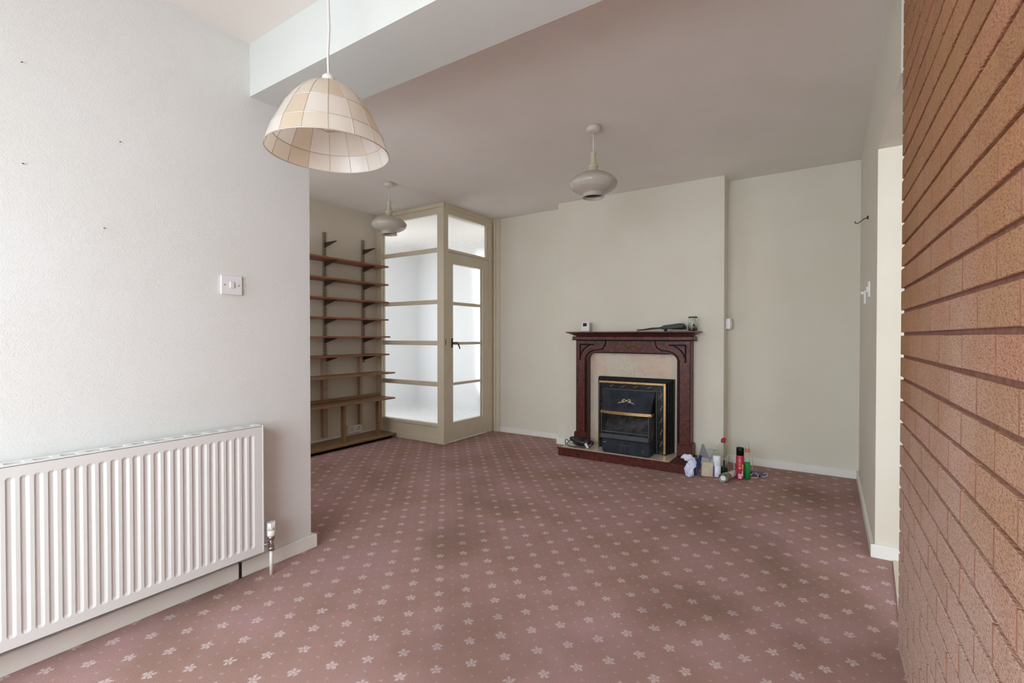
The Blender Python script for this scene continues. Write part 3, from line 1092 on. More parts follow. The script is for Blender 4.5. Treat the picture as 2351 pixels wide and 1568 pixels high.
# surround face with arched-corner opening
XO, XI, ZT, ZO = -1.961, -1.850, 1.045, 0.926
arcL = []
rc = 0.062
for i in range(9):
    a = PI - i*(PI/2)/8
    arcL.append((XI + rc + rc*math.cos(a), ZO - rc + rc*math.sin(a)))
left = [(XO, 0.072), (XO, ZT)]
right = [(2*CXF-XO, ZT), (2*CXF-XO, 0.072), (2*CXF-XI, 0.072)]
arcR = [(2*CXF - x, z) for x, z in arcL]
outline = left + right + arcR + arcL[::-1] + [(XI, 0.072)]
sf_ = MB().prism(outline, 'y', YF+0.006, 4.228).build('surround_face', MAHOG, fp)
# raised corner brackets and leg panels with an S-shaped edge
S = [(-1.666, 1.043), (-1.667, 1.020), (-1.672, 0.998), (-1.687, 0.9775), (-1.700, 0.967), (-1.716, 0.960), (-1.737, 0.956), (-1.762, 0.9535),
     (-1.790, 0.948), (-1.815, 0.938), (-1.838, 0.921), (-1.855, 0.900), (-1.865, 0.878), (-1.868, 0.850), (-1.868, 0.165)]
ol = [(XO, 0.165), (XO, 1.043)] + S
for pts_, nm in ((ol, 'leg_panel'), (mir(ol), 'leg_panel')):
    MB().prism(pts_, 'y', YF, YF+0.0065, bev=0.0015).build(nm, MAHOG, sf_)


def strip(m_, pts_, w_, y0_, y1_, mi=0):
    """flat ribbon of width w_ along a polyline in the XZ plane"""
    for i in range(len(pts_)-1):
        a = Vector((pts_[i][0], 0, pts_[i][1])); c = Vector((pts_[i+1][0], 0, pts_[i+1][1]))
        d_ = c - a
        if d_.length < 1e-6: continue
        n_ = Vector((-d_.z, 0, d_.x)).normalized()*w_/2
        e_ = d_.normalized()*w_*0.25
        q = [a-n_-e_, a+n_-e_, c+n_+e_, c-n_+e_]
        m_.prism([(v_.x, v_.z) for v_ in q], 'y', y0_, y1_, mi)


m = MB()
for f_ in (lambda p_: p_, mir):
    strip(m, f_(S), 0.009, YF-0.0025, YF+0.004)
    strip(m, f_([(XI-0.004, 0.176), (XI-0.004, 0.86)]), 0.006, YF+0.002, YF+0.0075)
    # open triangular spandrel
    T1 = [(-1.920, 0.860), (-1.920, 1.004), (-1.783, 1.004)]
    T2 = [(-1.912, 0.905), (-1.900, 0.935), (-1.880, 0.962), (-1.855, 0.982), (-1.825, 0.998)]
    strip(m, f_(T1), 0.013, YF-0.003, YF+0.003)
    strip(m, f_(T2), 0.011, YF-0.003, YF+0.003)
strip(m, [(XI+rc, ZO+0.004), (2*CXF-XI-rc, ZO+0.004)], 0.008, YF+0.002, YF+0.009)
strip(m, [(XO+0.004, ZT-0.004), (2*CXF-XO-0.004, ZT-0.004)], 0.006, YF-0.003, YF+0.003)
strip(m, [(XO+0.003, 0.165), (XO+0.003, ZT)], 0.004, YF-0.002, YF+0.003)
strip(m, [(2*CXF-XO-0.003, 0.165), (2*CXF-XO-0.003, ZT)], 0.004, YF-0.002, YF+0.003)
m.build('moulding', MAHOGD, sf_)
# carved swag in the middle of the header
m = MB()
for i in range(9):
    xx = CXF + (i-4)*0.016
    zz = 0.988 + 0.012*math.cos((i-4)*1.3) - abs(i-4)*0.001
    m.ico((xx, YF+0.002, zz), 0.0125 - abs(i-4)*0.0012, 1, (1.1, 0.55, 0.8), 0.15)
for s_ in (-1, 1):
    m.tube([(CXF+s_*0.060, YF+0.004, 0.985), (CXF+s_*0.080, YF+0.004, 0.994), (CXF+s_*0.100, YF+0.004, 0.986), (CXF+s_*0.112, YF+0.004, 0.996)], 0.006, 6)
m.build('carved_swag', mat('carving_stain', (0.20, 0.105, 0.030), 0.5), sf_)
for s_ in (0, 1):
    pts_ = (XO-0.018, XI-0.001) if s_ == 0 else (2*CXF-XI+0.001, 2*CXF-XO+0.018)
    m = MB()
    m.box(pts_[0], pts_[1], YF-0.012, 4.228, 0.072, 0.165, bev=0.004)
    m.box(pts_[0]+0.004, pts_[1]-0.002, YF-0.006, 4.228, 0.163, 0.176, bev=0.004)
    m.build('base_block', MAHOG, fp)
# cornice and mantel shelf
m = MB()
m.box(-1.990, 2*CXF+1.990, 4.085, 4.228, 1.045, 1.079, bev=0.005)
m.build('frieze', MAHOG, fp)
m = MB()
prof = [(4.085, 1.079), (4.078, 1.086), (4.066, 1.088), (4.066, 1.093), (4.050, 1.098), (4.034, 1.106), (4.020, 1.110), (4.011, 1.113), (4.011, 1.122), (4.228, 1.122), (4.228, 1.079)]
# mitred cornice: sweep profile front, left and right
n_ = len(prof)
ys0 = 4.085
vl, vr, vlb, vrb = [], [], [], []
for (yv, zv) in prof[:9]:
    o_ = ys0 - yv
    vlb.append(m.bm.verts.new((-1.945 - o_, 4.228, zv)))
    vl.append(m.bm.verts.new((-1.945 - o_, yv, zv)))
    vr.append(m.bm.verts.new((-0.919 + o_, yv, zv)))
    vrb.append(m.bm.verts.new((-0.919 + o_, 4.228, zv)))
for i in range(8):
    m.bm.faces.new((vl[i], vr[i], vr[i+1], vl[i+1]))
    m.bm.faces.new((vlb[i], vl[i], vl[i+1], vlb[i+1]))
    m.bm.faces.new((vr[i], vrb[i], vrb[i+1], vr[i+1]))
m.bm.faces.new((vl[-1], vr[-1], vrb[-1], vlb[-1]))
m.bm.faces.new((vl[0], vlb[0], vrb[0], vr[0]))
m.bm.faces.new(vlb + vrb[::-1])
ms_ = m.build('mantel_shelf', MAHOG, fp)
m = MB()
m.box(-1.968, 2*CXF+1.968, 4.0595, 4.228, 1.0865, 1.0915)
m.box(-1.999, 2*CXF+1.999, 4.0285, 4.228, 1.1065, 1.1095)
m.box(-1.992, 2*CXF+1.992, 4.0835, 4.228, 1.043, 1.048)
m.build('dark_bead', MAHOGD, ms_)  # dark groove lines along the frieze and cornice
# marble back panel and hearth
MB().box(-1.885, -0.99, 4.200, 4.212, 0.072, 0.960).build('back_panel', MARBLE, fp)
m = MB()
m.box(-2.005, -0.878, 3.830, 4.228, 0.0, 0.070, bev=0.003)
hb_ = m.build('hearth_base', MAHOG, fp)
m = MB()
m.box(-2.014, -0.870, 3.822, 3.836, 0.062, 0.074, bev=0.003)
m.build('hearth_edge', MAHOG, hb_)
MB().box(-1.990, -1.02, 3.862, 4.199, 0.0695, 0.0735).build('hearth_slab', MARBLE, hb_)

# ------------------------------------------------------------------ gas fire
GX = -1.402
gf = thing('gas_fire', 'black gas fire with brass trim and hood standing in the fireplace', 'gas fire', (GX, 4.1, 0.074))


def frame3(m_, x0_, x1_, zt_, wd, y0_, y1_, zb_=0.074, bev=0.002, mi=0):
    m_.box(x0_, x0_+wd, y0_, y1_, zb_, zt_, bev=bev, mi=mi)
    m_.box(x1_-wd, x1_, y0_, y1_, zb_, zt_, bev=bev, mi=mi)
    m_.box(x0_+wd-0.0005, x1_-wd+0.0005, y0_, y1_, zt_-wd, zt_, bev=bev, mi=mi)


m = MB()
frame3(m, -1.752, -1.062, 0.708, 0.040, 4.165, 4.199)
frame3(m, -1.740, -1.072, 0.700, 0.040, 4.125, 4.168)
frame3(m, -1.722, -1.082, 0.694, 0.040, 4.085, 4.127)
frame3(m, -1.705, -1.093, 0.686, 0.016, 4.050, 4.088)
of_ = m.build('outer_frame', BLACK, gf)
m = MB()
m.box(-1.120, -1.099, 4.046, 4.080, 0.082, 0.680, bev=0.003)
m.box(-1.700, -1.120, 4.046, 4.080, 0.659, 0.680, bev=0.003)
m.box(-1.700, -1.696, 4.046, 4.080, 0.082, 0.659, bev=0.001)
m.build('brass_trim', BRASS, of_)
m = MB()
frame3(m, -1.697, -1.119, 0.660, 0.052, 4.052, 4.085)
for (xa_, za_) in ((-1.60, 0.640), (-1.49, 0.640), (-1.38, 0.640), (-1.26, 0.640)):
    m.prism([(xa_, za_-0.008), (xa_+0.038, za_+0.008), (xa_+0.040, za_+0.006), (xa_+0.006, za_-0.010)], 'y', 4.0512, 4.0522, 1)
for (xa_, za_) in ((-1.150, 0.575), (-1.150, 0.470), (-1.152, 0.365), (-1.150, 0.265), (-1.152, 0.165)):
    m.prism([(xa_, za_-0.022), (xa_+0.020, za_+0.024), (xa_+0.023, za_+0.020), (xa_+0.005, za_-0.022)], 'y', 4.0512, 4.0522, 1)
m.build('marbled_border', [BMARB, mat('marble_fleck', (0.22, 0.22, 0.20), 0.4)], of_)
m = MB()
frame3(m, -1.662, -1.172, 0.612, 0.008, 4.046, 4.060)
m.build('inner_edge', GREYE, gf)
m = MB()      # firebox: back and cheeks
m.box(-1.655, -1.180, 4.150, 4.160, 0.074, 0.606)
m.box(-1.655, -1.645, 4.05, 4.150, 0.074, 0.606)
m.box(-1.190, -1.180, 4.05, 4.150, 0.074, 0.606)
m.box(-1.655, -1.180, 4.05, 4.150, 0.596, 0.606)
m.build('firebox', BLACK, gf)
m = MB()      # sloping hood
hv = [(-1.652, 4.048, 0.603), (-1.188, 4.048, 0.603), (-1.205, 3.955, 0.420), (-1.632, 3.955, 0.420), (-1.652, 4.130, 0.603), (-1.188, 4.130, 0.603), (-1.205, 4.130, 0.420), (-1.632, 4.130, 0.420)]
vs = [m.bm.verts.new(v_) for v_ in hv]
for f_ in ((0, 1, 2, 3), (0, 4, 5, 1), (1, 5, 6, 2), (0, 3, 7, 4), (3, 2, 6, 7)):
    m.bm.faces.new([vs[i] for i in f_])
hood_ = m.build('hood', GREYB, gf)
m = MB()      # bowed brass strip along the hood's lower edge
n_ = 14
pf = []
for i in range(n_+1):
    s_ = i/n_
    xx = -1.640 + s_*0.446
    bow = 0.020*math.sin(PI*s_)
    pf.append((xx, 3.950-bow))
pb = [(x_, y_+0.006) for x_, y_ in pf[::-1]]
m.prism(pf+pb, 'z', 0.402, 0.426)
m.box(-1.196, -1.190, 3.950, 4.02, 0.402, 0.426)
m.box(-1.644, -1.638, 3.950, 4.02, 0.402, 0.426)
m.build('hood_trim', BRASS, hood_)
m = MB()      # gilt bow on the hood
ox, oz = -1.425, 0.515


def hy(z_): return 4.048 - (0.603 - z_)/(0.603-0.420)*0.093 - 0.004


for s_ in (-1, 1):
    for (dx, dz, rr) in ((0.022, 0.004, 0.014), (0.030, -0.004, 0.010)):
        pts_ = [(ox+s_*dx+rr*math.cos(a*PI/5), hy(oz+dz), oz+dz+rr*0.9*math.sin(a*PI/5)) for a in range(11)]
        m.tube(pts_, 0.0028, 6, cap=False)
    m.tube([(ox+s_*0.035, hy(oz), oz-0.004), (ox+s_*0.050, hy(oz-.014), oz-0.016), (ox+s_*0.060, hy(oz-.014), oz-0.013), (ox+s_*0.074, hy(oz-.02), oz-0.024)], [0.004, 0.003, 0.004, 0.002], 6)
m.ico((ox, hy(oz), oz+0.003), 0.007, 1)
m.build('gilt_bow', mat('gilt', (0.75, 0.62, 0.38), 0.3, metal=0.7), hood_)
m = MB()      # coal bed
m.box(-1.640, -1.195, 3.92, 4.145, 0.19, 0.215)
m.prism([(4.145, 0.215), (3.985, 0.215), (3.990, 0.262), (4.040, 0.330), (4.125, 0.410), (4.145, 0.410)], 'x', -1.640, -1.195)
for zz_, yy_ in ((0.232, 3.975), (0.262, 3.982), (0.285, 4.000)):
    m.box(-1.640, -1.195, yy_, yy_+0.02, zz_-0.005, zz_+0.005, bev=0.002)
for i in range(26):
    m.ico((-1.62 + i*0.0162, 3.982, 0.222 + random.uniform(-.004, .006)), random.uniform(0.008, 0.014), 1, (1.2, 0.6, 0.8), 0.2, smooth=False)
m.build('coal_bed', COAL, gf)
m = MB()
m.box(-1.625, -1.200, 3.905, 3.925, 0.192, 0.232, bev=0.004)
m.box(-1.625, -1.200, 3.918, 3.930, 0.245, 0.256, bev=0.003)
for xx in (-1.625, -1.206):
    m.box(xx, xx+0.006, 3.915, 4.05, 0.192, 0.410)
m.build('front_bars', GREYE, gf)
m = MB()      # control box
m.box(-1.600, -1.186, 3.880, 4.05, 0.082, 0.192, bev=0.004)
m.box(-1.592, -1.194, 3.890, 4.05, 0.074, 0.084)
cb_ = m.build('control_box', GREYB, gf)
m = MB()
m.box(-1.432, -1.351, 3.877, 3.881, 0.150, 0.155)
for xx in (-1.432, -1.395, -1.355):
    m.box(xx, xx+0.004, 3.877, 3.881, 0.105, 0.152)
m.build('control_marks', GREYE, cb_)
MB().cyl((-1.235, 3.882, 0.122), (-1.235, 3.868, 0.122), 0.011, 14).build('control_knob', GREYE, cb_)
MB().box(-1.588, -1.562, 3.877, 3.881, 0.163, 0.168).build('badge', SILV, cb_)

# ------------------------------------------------------------------ things on the mantel
t_ = thing('thermostat', 'small white room thermostat standing on the left of the mantel shelf', 'thermostat', (-1.875, 4.14, 1.122))
RZm = Matrix.Translation((-1.875, 4.14, 1.122)) @ Matrix.Rotation(-0.12, 4, 'Z') @ Matrix.Rotation(-0.06, 4, 'X')
MB().box(-0.042, 0.042, -0.012, 0.014, 0.002, 0.092, bev=0.004, seg=2, xf=RZm).build('case', PLAST, t_)
MB().box(-0.024, 0.016, -0.0135, -0.011, 0.052, 0.082, xf=RZm).build('display', DARK, t_)
MB().cyl(RZm @ Vector((0.029, -0.015, 0.074)), RZm @ Vector((0.029, -0.011, 0.074)), 0.003, 8).build('button', RADIN, t_)

t_ = thing('hearth_brush', 'black flat hand brush with long handle lying on the mantel shelf', 'brush', (-1.15, 4.13, 1.122))
BR = mat('black_brush', (0.020, 0.022, 0.018), 0.5, noise=(50, (0.035, 0.04, 0.035), 3))
m = MB()
m.prism([(-1.160, 1.150), (-1.135, 1.172), (-0.995, 1.190), (-0.972, 1.185), (-0.962, 1.168), (-0.975, 1.150), (-1.120, 1.140), (-1.150, 1.140)], 'y', 4.085, 4.145, bev=0.004)
m.build('head', BR, t_)
m = MB()
m.box(-1.128, -1.110, 4.090, 4.140, 1.122, 1.142)
m.prism([(-1.06, 1.150), (-0.960, 1.163), (-0.957, 1.142), (-0.985, 1.136), (-1.06, 1.140)], 'y', 4.088, 4.142)
m.build('bristles', mat('bristles', (0.012, 0.012, 0.010), 0.9), t_)
m = MB()
m.tube([(-1.150, 4.115, 1.155), (-1.175, 4.110, 1.151), (-1.24, 4.107, 1.147), (-1.31, 4.105, 1.137), (-1.345, 4.105, 1.135)], [0.010, 0.0065, 0.0085, 0.0065, 0.006], 10)
pts_ = [(-1.358+0.010*math.cos(a*PI/5), 4.105, 1.133+0.0085*math.sin(a*PI/5)) for a in range(11)]
m.tube(pts_, 0.0035, 6, cap=False)
m.build('handle', BR, t_)

t_ = thing('glass_jar', 'clear glass jar of small dark bits at the right end of the mantel shelf', 'jar', (-0.895, 4.13, 1.122))
JX, JY, JZ = -0.902, 4.13, 1.1225
MB().lathe([(0, 0), (0.032, 0), (0.035, 0.004), (0.035, 0.098), (0.0325, 0.106), (0.0325, 0.112), (0.0305, 0.112), (0.0305, 0.104), (0.033, 0.096), (0.033, 0.006), (0, 0.004)], (JX, JY, JZ), 28).build('glass_body', CLEAR, t_)
MB().lathe([(0, 0.122), (0.034, 0.122), (0.035, 0.112), (0.033, 0.1125), (0, 0.1125)], (JX, JY, JZ), 28).build('lid', mat('jar_lid', (0.06, 0.075, 0.05), 0.5), t_)
m = MB()
for i in range(20):
    a = random.uniform(0, 2*PI)
    rr = random.uniform(0.0, 0.02)
    m.ico((JX+rr*math.cos(a), JY+rr*math.sin(a), JZ+random.uniform(0.010, 0.052)), random.uniform(0.005, 0.009), 1, (1, 0.7, 1.1), 0.2)
m.build('contents', mat('jar_bits', (0.09, 0.10, 0.06), 0.6), t_)
MB().tube([(JX-0.006, JY-0.012, JZ+0.012), (JX+0.001, JY-0.010, JZ+0.088)], 0.0055, 8).build('white_tube', PLAST, t_)
for (xx, yy, ss, lab) in ((-1.090, 4.115, 0.015, 'crumpled pale scrap under the brush head on the mantel shelf'), (-0.962, 4.10, 0.009, 'tiny pale scrap beside the glass jar on the mantel shelf'), (-0.985, 4.125, 0.008, 'tiny pale scrap at the bristle end of the brush on the mantel shelf')):
    m = MB()
    m.ico((xx, yy, 1.123+ss*0.6), ss, 2, (1.5, 1, 0.6), 0.18, smooth=False)
    solo(m, 'paper_scrap', mat('scrap', (0.55, 0.50, 0.42), 0.8), lab, 'paper scrap', (xx, yy, 1.122))

# ------------------------------------------------------------------ things on the hearth
HZ = 0.0737
t_ = thing('cable_tangle', 'black bundle of appliance and cables heaped on the left of the hearth', 'cables', (-1.86, 3.97, HZ))
BP = mat('black_plastic', (0.012, 0.012, 0.012), 0.4, noise=(40, (0.03, 0.03, 0.032), 3))
m = MB()
m.ico((-1.845, 3.975, HZ+0.040), 0.085, 3, (1.0, 0.60, 0.46), 0.05)
m.ico((-1.915, 3.965, HZ+0.062), 0.038, 2, (1.1, 0.8, 0.6), 0.06)
m.ico((-1.785, 3.965, HZ+0.045), 0.045, 2, (1.0, 0.8, 0.6), 0.06)
m.cyl((-1.935, 3.95, HZ+0.060), (-1.905, 3.965, HZ+0.062), 0.020, 14)
m.build('body', BP, t_)
m = MB()
m.tube([(-1.930, 3.945, HZ+0.05), (-1.955, 3.935, HZ+0.03), (-1.972, 3.925, HZ+0.010), (-1.985, 3.935, HZ+0.020), (-1.992, 3.95, HZ+0.045), (-1.980, 3.955, HZ+0.05), (-1.955, 3.945, HZ+0.040)], 0.004, 8)
m.tube([(-1.965, 3.93, HZ+0.006), (-1.93, 3.90, HZ+0.005), (-1.88, 3.895, HZ+0.005), (-1.84, 3.91, HZ+0.006), (-1.79, 3.90, HZ+0.006), (-1.74, 3.92, HZ+0.012), (-1.715, 3.95, HZ+0.035), (-1.72, 3.97, HZ+0.05), (-1.76, 3.98, HZ+0.065)], 0.004, 8)
m.tube([(-1.79, 3.94, HZ+0.06), (-1.85, 3.925, HZ+0.074), (-1.90, 3.935, HZ+0.078), (-1.92, 3.96, HZ+0.07)], 0.0045, 8)
m.ico((-1.725, 3.955, HZ+0.045), 0.016, 2)
m.build('cable', BP, t_)
solo(MB().box(-0.011, 0.011, -0.008, 0.008, -0.024, 0.024, bev=0.003, xf=Matrix.Translation((-1.757, 3.905, HZ+0.028)) @ Matrix.Rotation(-0.45, 4, 'Y') @ Matrix.Rotation(0.25, 4, 'X')),
     'cable_tag', PLAST, 'small white plug block propped beside the black cables on the hearth', 'plug', (-1.757, 3.905, HZ))

# ------------------------------------------------------------------ things on the carpet beside the hearth
CL = mat('white_cloth', (0.74, 0.78, 0.90), 0.9, noise=(14, (0.60, 0.66, 0.84), 4), bump=(40, 0.5, 0.006))


def crumple(m_, c, r, sc, amp, seed, sub=4):
    """crumpled cloth lump: folded ridges on a ball"""
    rg = random.Random(seed)
    ws = [(Vector((rg.uniform(-1, 1), rg.uniform(-1, 1), rg.uniform(-1, 1))).normalized()*rg.uniform(2.2, 5.5), rg.uniform(0, 6.3)) for _ in range(7)]
    res = bmesh.ops.create_icosphere(m_.bm, subdivisions=sub, radius=1)
    for v_ in res['verts']:
        k_ = sum((abs(math.sin(v_.co.dot(w_)+ph))-0.6) for w_, ph in ws)/len(ws)
        q_ = v_.co*(1+amp*k_*2.2)
        v_.co = Vector((c[0]+q_.x*r*sc[0], c[1]+q_.y*r*sc[1], max(0.002, c[2]+q_.z*r*sc[2])))
    for f_ in set(f_ for v_ in res['verts'] for f_ in v_.link_faces): f_.smooth = True


m = MB()
crumple(m, (-0.848, 3.786, 0.052), 0.040, (0.80, 0.60, 1.30), 0.5, 3)
crumple(m, (-0.830, 3.788, 0.108), 0.034, (0.85, 0.60, 1.25), 0.5, 5)
crumple(m, (-0.858, 3.784, 0.146), 0.034, (1.30, 0.62, 0.70), 0.5, 9)
solo(m, 'cleaning_cloth', CL, 'crumpled white and pale blue cloth beside the hearth corner', 'cloth', (-0.85, 3.782, 0.0))

t_ = thing('scraper', 'grey bladed scraper with dark blue handle leaning at the hearth corner', 'scraper', (-0.805, 3.852, 0))
p0, p1, p2 = Vector((-0.815, 3.836, 0.008)), Vector((-0.795, 3.925, 0.140)), Vector((-0.765, 3.93, 0.222))
MB().tube([p0, p0.lerp(p1, .3), p0.lerp(p1, .7), p1], [0.011, 0.013, 0.015, 0.012], 10).build('handle', mat('blue_plastic', (0.025, 0.045, 0.20), 0.4), t_)
m = MB()
m.prism([(-0.812, 0.130), (-0.786, 0.232), (-0.774, 0.232), (-0.730, 0.122), (-0.765, 0.128)], 'y', 3.930, 3.935)
m.build('blade', mat('grey_blade', (0.20, 0.19, 0.22), 0.5), t_)

t_ = thing('sponge_block', 'cream ribbed foam block standing between the scraper and white bottles', 'sponge', (-0.765, 3.875, 0))
SR = Matrix.Translation((-0.738, 3.868, 0.0)) @ Matrix.Rotation(0.55, 4, 'Z') @ Matrix.Rotation(0.06, 4, 'Y')
m = MB()
m.box(-0.041, 0.041, -0.016, 0.016, 0.003, 0.112, bev=0.004, xf=SR)
solid = m.build('foam', mat('cream_foam', (0.66, 0.60, 0.46), 0.9, noise=(35, (0.58, 0.50, 0.35), 4), bump=(90, 0.6, 0.004)), t_)

WB = mat('white_bottle', (0.80, 0.82, 0.88), 0.35)
BL = mat('blue_print', (0.10, 0.14, 0.40), 0.4)
GR = mat('grey_cap', (0.42, 0.43, 0.47), 0.4)
t_ = thing('spray_can', 'white cylindrical can with blue edge stripe behind the torch', 'can', (-0.674, 3.915, 0))
MB().lathe([(0, 0.001), (0.028, 0.001), (0.029, 0.004), (0.029, 0.084), (0.028, 0.085), (0.0285, 0.086), (0.0285, 0.158), (0.026, 0.162), (0, 0.162)], (-0.674, 3.915, 0), 28).build('body', WB, t_)
MB().lathe([(0, 0.162), (0.022, 0.162), (0.022, 0.166), (0, 0.167)], (-0.674, 3.915, 0), 24).build('cap', GR, t_)
m = MB()
for i in range(5):
    a = math.radians(205 + i*9)
    a2 = a + math.radians(9.2)
    x_, y_ = -0.674, 3.915
    q = [(x_+0.0300*math.cos(a), y_+0.0296*math.sin(a)), (x_+0.0296*math.cos(a2), y_+0.0296*math.sin(a2)), (x_+0.0285*math.cos(a2), y_+0.0285*math.sin(a2)), (x_+0.0285*math.cos(a), y_+0.0285*math.sin(a))]
    m.prism(q, 'z', 0.006, 0.083)
m.build('stripe', BL, t_)

FR = mat('frosted_plastic', (0.78, 0.82, 0.82), 0.25, trans=0.6, ior=1.3)
t_ = thing('pump_bottle', 'translucent pump bottle partly hidden behind the white can', 'bottle', (-0.712, 3.965, 0))
MB().lathe([(0, 0.001), (0.026, 0.001), (0.027, 0.006), (0.027, 0.105), (0.020, 0.125), (0.011, 0.132), (0.011, 0.145), (0, 0.145)], (-0.712, 3.965, 0), 24).build('body', FR, t_)
m = MB()
m.cyl((-0.712, 3.965, 0.145), (-0.712, 3.965, 0.192), 0.005, 10)
m.tube([(-0.755, 3.945, 0.192), (-0.735, 3.954, 0.195), (-0.712, 3.965, 0.194), (-0.695, 3.973, 0.188)], [0.004, 0.006, 0.008, 0.006], 8)
m.build('pump', GR, t_)
t_ = thing('tray_block', 'small pale block standing between the foam block and the white can', 'block', (-0.716, 3.90, 0))
MB().box(-0.720, -0.695, 3.886, 3.900, 0.0, 0.075, bev=0.003).build('body', mat('pale_block', (0.60, 0.58, 0.55), 0.6), t_)

# clear spray bottle with red cap and green liquid
SX, SYY = -0.648, 4.035
t_ = thing('spray_bottle', 'tall clear waisted bottle with red cap and dark green liquid', 'bottle', (SX, SYY, 0))
prof = arc([(0.034, 0.002), (0.038, 0.010), (0.038, 0.055), (0.036, 0.100), (0.033, 0.130), (0.040, 0.165), (0.044, 0.190), (0.038, 0.215), (0.022, 0.238), (0.014, 0.246)])
CP = mat('clear_plastic', (0.93, 0.95, 0.94), 0.05, trans=1.0, ior=1.1)
MB().lathe([(0, 0.002)] + prof + [(r_-0.0015, z_) for r_, z_ in prof[::-1]] + [(0, 0.0035)], (SX, SYY, 0), 30).build('bottle_body', CP, t_)
MB().lathe([(0, 0.005), (0.0345, 0.006), (0.0355, 0.050), (0, 0.050)], (SX, SYY, 0), 24).build('liquid', mat('dark_green_liquid', (0.004, 0.05, 0.025), 0.1), t_)
REDP = mat('red_plastic', (0.42, 0.02, 0.03), 0.35)
m = MB()
m.lathe([(0, 0.275), (0.012, 0.274), (0.017, 0.262), (0.018, 0.244), (0, 0.244)], (SX, SYY, 0), 20)
m.tube([(SX, SYY, 0.268), (SX+0.012, SYY-0.010, 0.278), (SX+0.022, SYY-0.018, 0.272)], [0.010, 0.008, 0.006], 8)
m.build('cap', REDP, t_)

# torch with a silver head lying on the carpet
T0, T1, T2 = Vector((-0.606, 3.765, 0.034)), Vector((-0.585, 3.850, 0.034)), Vector((-0.554, 3.975, 0.030))
t_ = thing('torch', 'grey torch with white lens lying on the carpet in front', 'torch', (-0.575, 3.86, 0))
dv = (T1-T0).normalized()
m = MB()
m.tube([T0, T0+dv*0.003, T0+dv*0.045, T1-dv*0.008, T1], [0.031, 0.0335, 0.0335, 0.031, 0.026], 28, cap=False)
m.tube([T0, T0+dv*0.004, T0+dv*0.02], [0.031, 0.022, 0.019], 28, cap=False)
m.build('head', mat('torch_grey', (0.16, 0.16, 0.14), 0.35, metal=0.5, noise=(30, (0.35, 0.35, 0.33), 3)), t_)
m = MB()
m.tube([T0+dv*0.003, T0+dv*0.008], [0.0195, 0.0195], 24)
m.build('lens', mat('torch_lens', (0.80, 0.79, 0.75), 0.3), t_)
MB().tube([T1-dv*0.002, T1+dv*0.02, T2-dv*0.004, T2], [0.024, 0.0245, 0.0245, 0.022], 24).build('barrel', mat('pinkish_white', (0.72, 0.68, 0.72), 0.4), t_)

# red aerosol
AX, AY = -0.513, 3.935
t_ = thing('aerosol_can', 'tall red aerosol can with black cap', 'aerosol can', (AX, AY, 0))
RED = mat('red_print', (0.50, 0.022, 0.045), 0.35, noise=(70, (0.42, 0.03, 0.05), 3))
MB().lathe([(0, 0.001), (0.026, 0.001), (0.028, 0.004), (0.028, 0.180), (0.026, 0.184), (0, 0.184)], (AX, AY, 0), 30).build('can', RED, t_)
MB().lathe([(0, 0.240), (0.024, 0.240), (0.0265, 0.236), (0.0268, 0.182), (0, 0.182)], (AX, AY, 0), 30).build('cap', BLACK, t_)


def decal(m_, x_, y_, r_, a0, a1, za, zb, th=0.0006):
    n__ = max(2, int(abs(a1-a0)/8))
    for i in range(n__):
        b0 = math.radians(a0 + (a1-a0)*i/n__)
        b1 = math.radians(a0 + (a1-a0)*(i+1)/n__)
        q = [(x_+(r_+th)*math.cos(b0), y_+(r_+th)*math.sin(b0)), (x_+(r_+th)*math.cos(b1), y_+(r_+th)*math.sin(b1)), (x_+(r_-th)*math.cos(b1), y_+(r_-th)*math.sin(b1)), (x_+(r_-th)*math.cos(b0), y_+(r_-th)*math.sin(b0))]
        m_.prism(q, 'z', za, zb)


m = MB()
decal(m, AX, AY, 0.028, -108, -62, 0.012, 0.046)
decal(m, AX, AY, 0.028, -56, -40, 0.030, 0.070)
for za in (0.150, 0.142, 0.133, 0.122, 0.114, 0.105):
    decal(m, AX, AY, 0.028, -108, -66, za, za+0.0015)
decal(m, AX, AY, 0.028, -104, -94, 0.086, 0.094)
decal(m, AX, AY, 0.028, -88, -76, 0.084, 0.096)
m.build('white_label', mat('label_white', (0.75, 0.66, 0.70), 0.5), t_)
m = MB()
for i in range(9):
    decal(m, AX, AY, 0.0284, -106+i*4.6, -104+i*4.6, 0.016, 0.042)
m.build('barcode', mat('label_ink', (0.30, 0.25, 0.40), 0.5), t_)
m = MB()
decal(m, AX, AY, 0.028, -54, -36, 0.080, 0.118)
m.build('yellow_label', mat('label_yellow', (0.72, 0.58, 0.08), 0.5), t_)

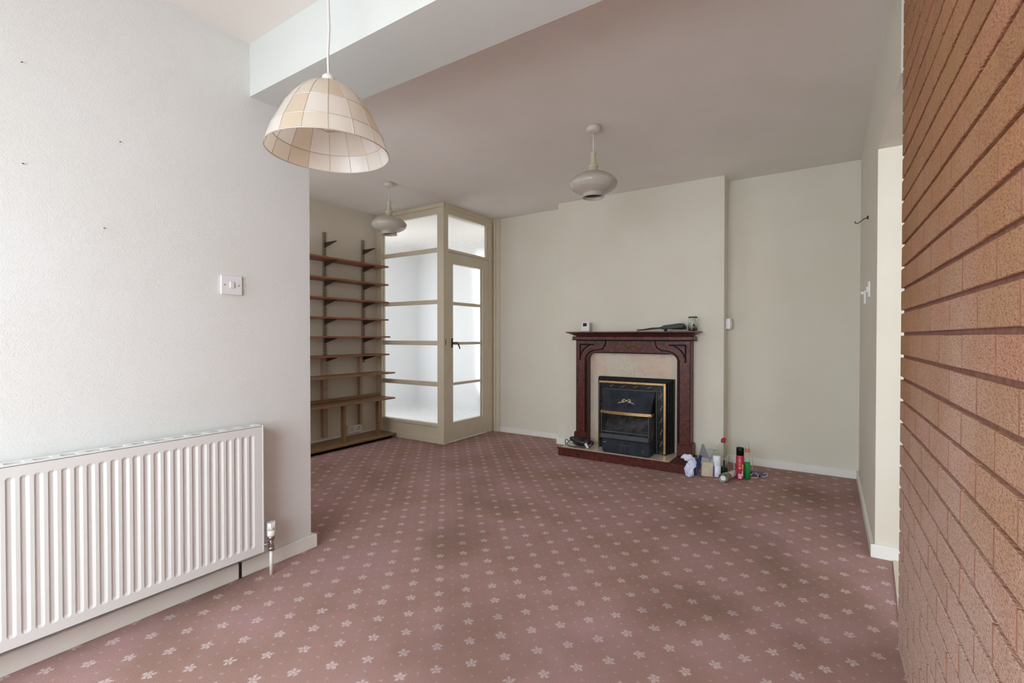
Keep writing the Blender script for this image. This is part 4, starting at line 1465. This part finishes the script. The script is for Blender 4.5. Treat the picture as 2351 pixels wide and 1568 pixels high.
# green bottle with an orange collar and clear nozzle
BX, BY = -0.468, 3.965
t_ = thing('green_bottle', 'slim bottle of bright green liquid with orange collar, right of the aerosol', 'bottle', (BX, BY, 0))
MB().lathe(arc([(0.018, 0.002), (0.021, 0.008), (0.021, 0.115), (0.017, 0.150), (0.016, 0.180), (0.016, 0.205)]) + [(0, 0.205)], (BX, BY, 0), 24, cap0=True).build('bottle_body', CP, t_)
MB().lathe([(0, 0.004), (0.0195, 0.005), (0.0195, 0.113), (0.015, 0.128), (0, 0.130)], (BX, BY, 0), 24).build('liquid', mat('green_liquid', (0.02, 0.38, 0.09), 0.15), t_)
MB().lathe([(0, 0.205), (0.0165, 0.205), (0.0172, 0.209), (0.0168, 0.232), (0, 0.232)], (BX, BY, 0), 24).build('collar', mat('orange_plastic', (0.62, 0.20, 0.06), 0.4), t_)
MB().lathe(arc([(0.0165, 0.232), (0.014, 0.252), (0.008, 0.268), (0.0065, 0.276), (0.0085, 0.284)]) + [(0, 0.284)], (BX, BY, 0), 24, cap0=True).build('nozzle', FR, t_)

# grey mask-like cloth with white loops
t_ = thing('dust_mask', 'crumpled grey fabric with white elastic loops, rightmost thing on the carpet', 'face mask', (-0.41, 4.07, 0))
m = MB()
m.ico((-0.418, 4.085, 0.022), 0.045, 3, (0.9, 0.6, 0.45), 0.12, smooth=False)
m.ico((-0.378, 4.10, 0.018), 0.032, 2, (1.0, 0.7, 0.5), 0.12, smooth=False)
m.build('fabric', mat('grey_fabric', (0.15, 0.125, 0.17), 0.9), t_)
m = MB()
m.tube([(-0.435, 4.05, 0.030), (-0.455, 4.03, 0.016), (-0.455, 4.01, 0.006), (-0.430, 4.005, 0.005), (-0.405, 4.02, 0.008), (-0.40, 4.045, 0.020), (-0.425, 4.055, 0.032)], 0.003, 6)
m.tube([(-0.385, 4.065, 0.010), (-0.365, 4.055, 0.010), (-0.340, 4.07, 0.022), (-0.345, 4.085, 0.034), (-0.37, 4.08, 0.030)], 0.003, 6)
m.build('elastic_loop', mat('elastic', (0.62, 0.58, 0.68), 0.8), t_)

# bent white wire behind the bottles
t_ = thing('bent_wire', 'thin bent white wire loop behind the bottle with the red cap', 'wire', (-0.58, 4.12, 0))
m = MB()
m.tube([(-0.575, 4.10, 0.004), (-0.585, 4.12, 0.11), (-0.55, 4.16, 0.150), (-0.49, 4.19, 0.175), (-0.455, 4.18, 0.160), (-0.455, 4.17, 0.02)], 0.003, 6)
m.build('wire', PLAST, t_)

for o in bpy.data.objects:
    for k_ in ('_org', '_rz', '_meshorg'):
        if k_ in o: del o[k_]
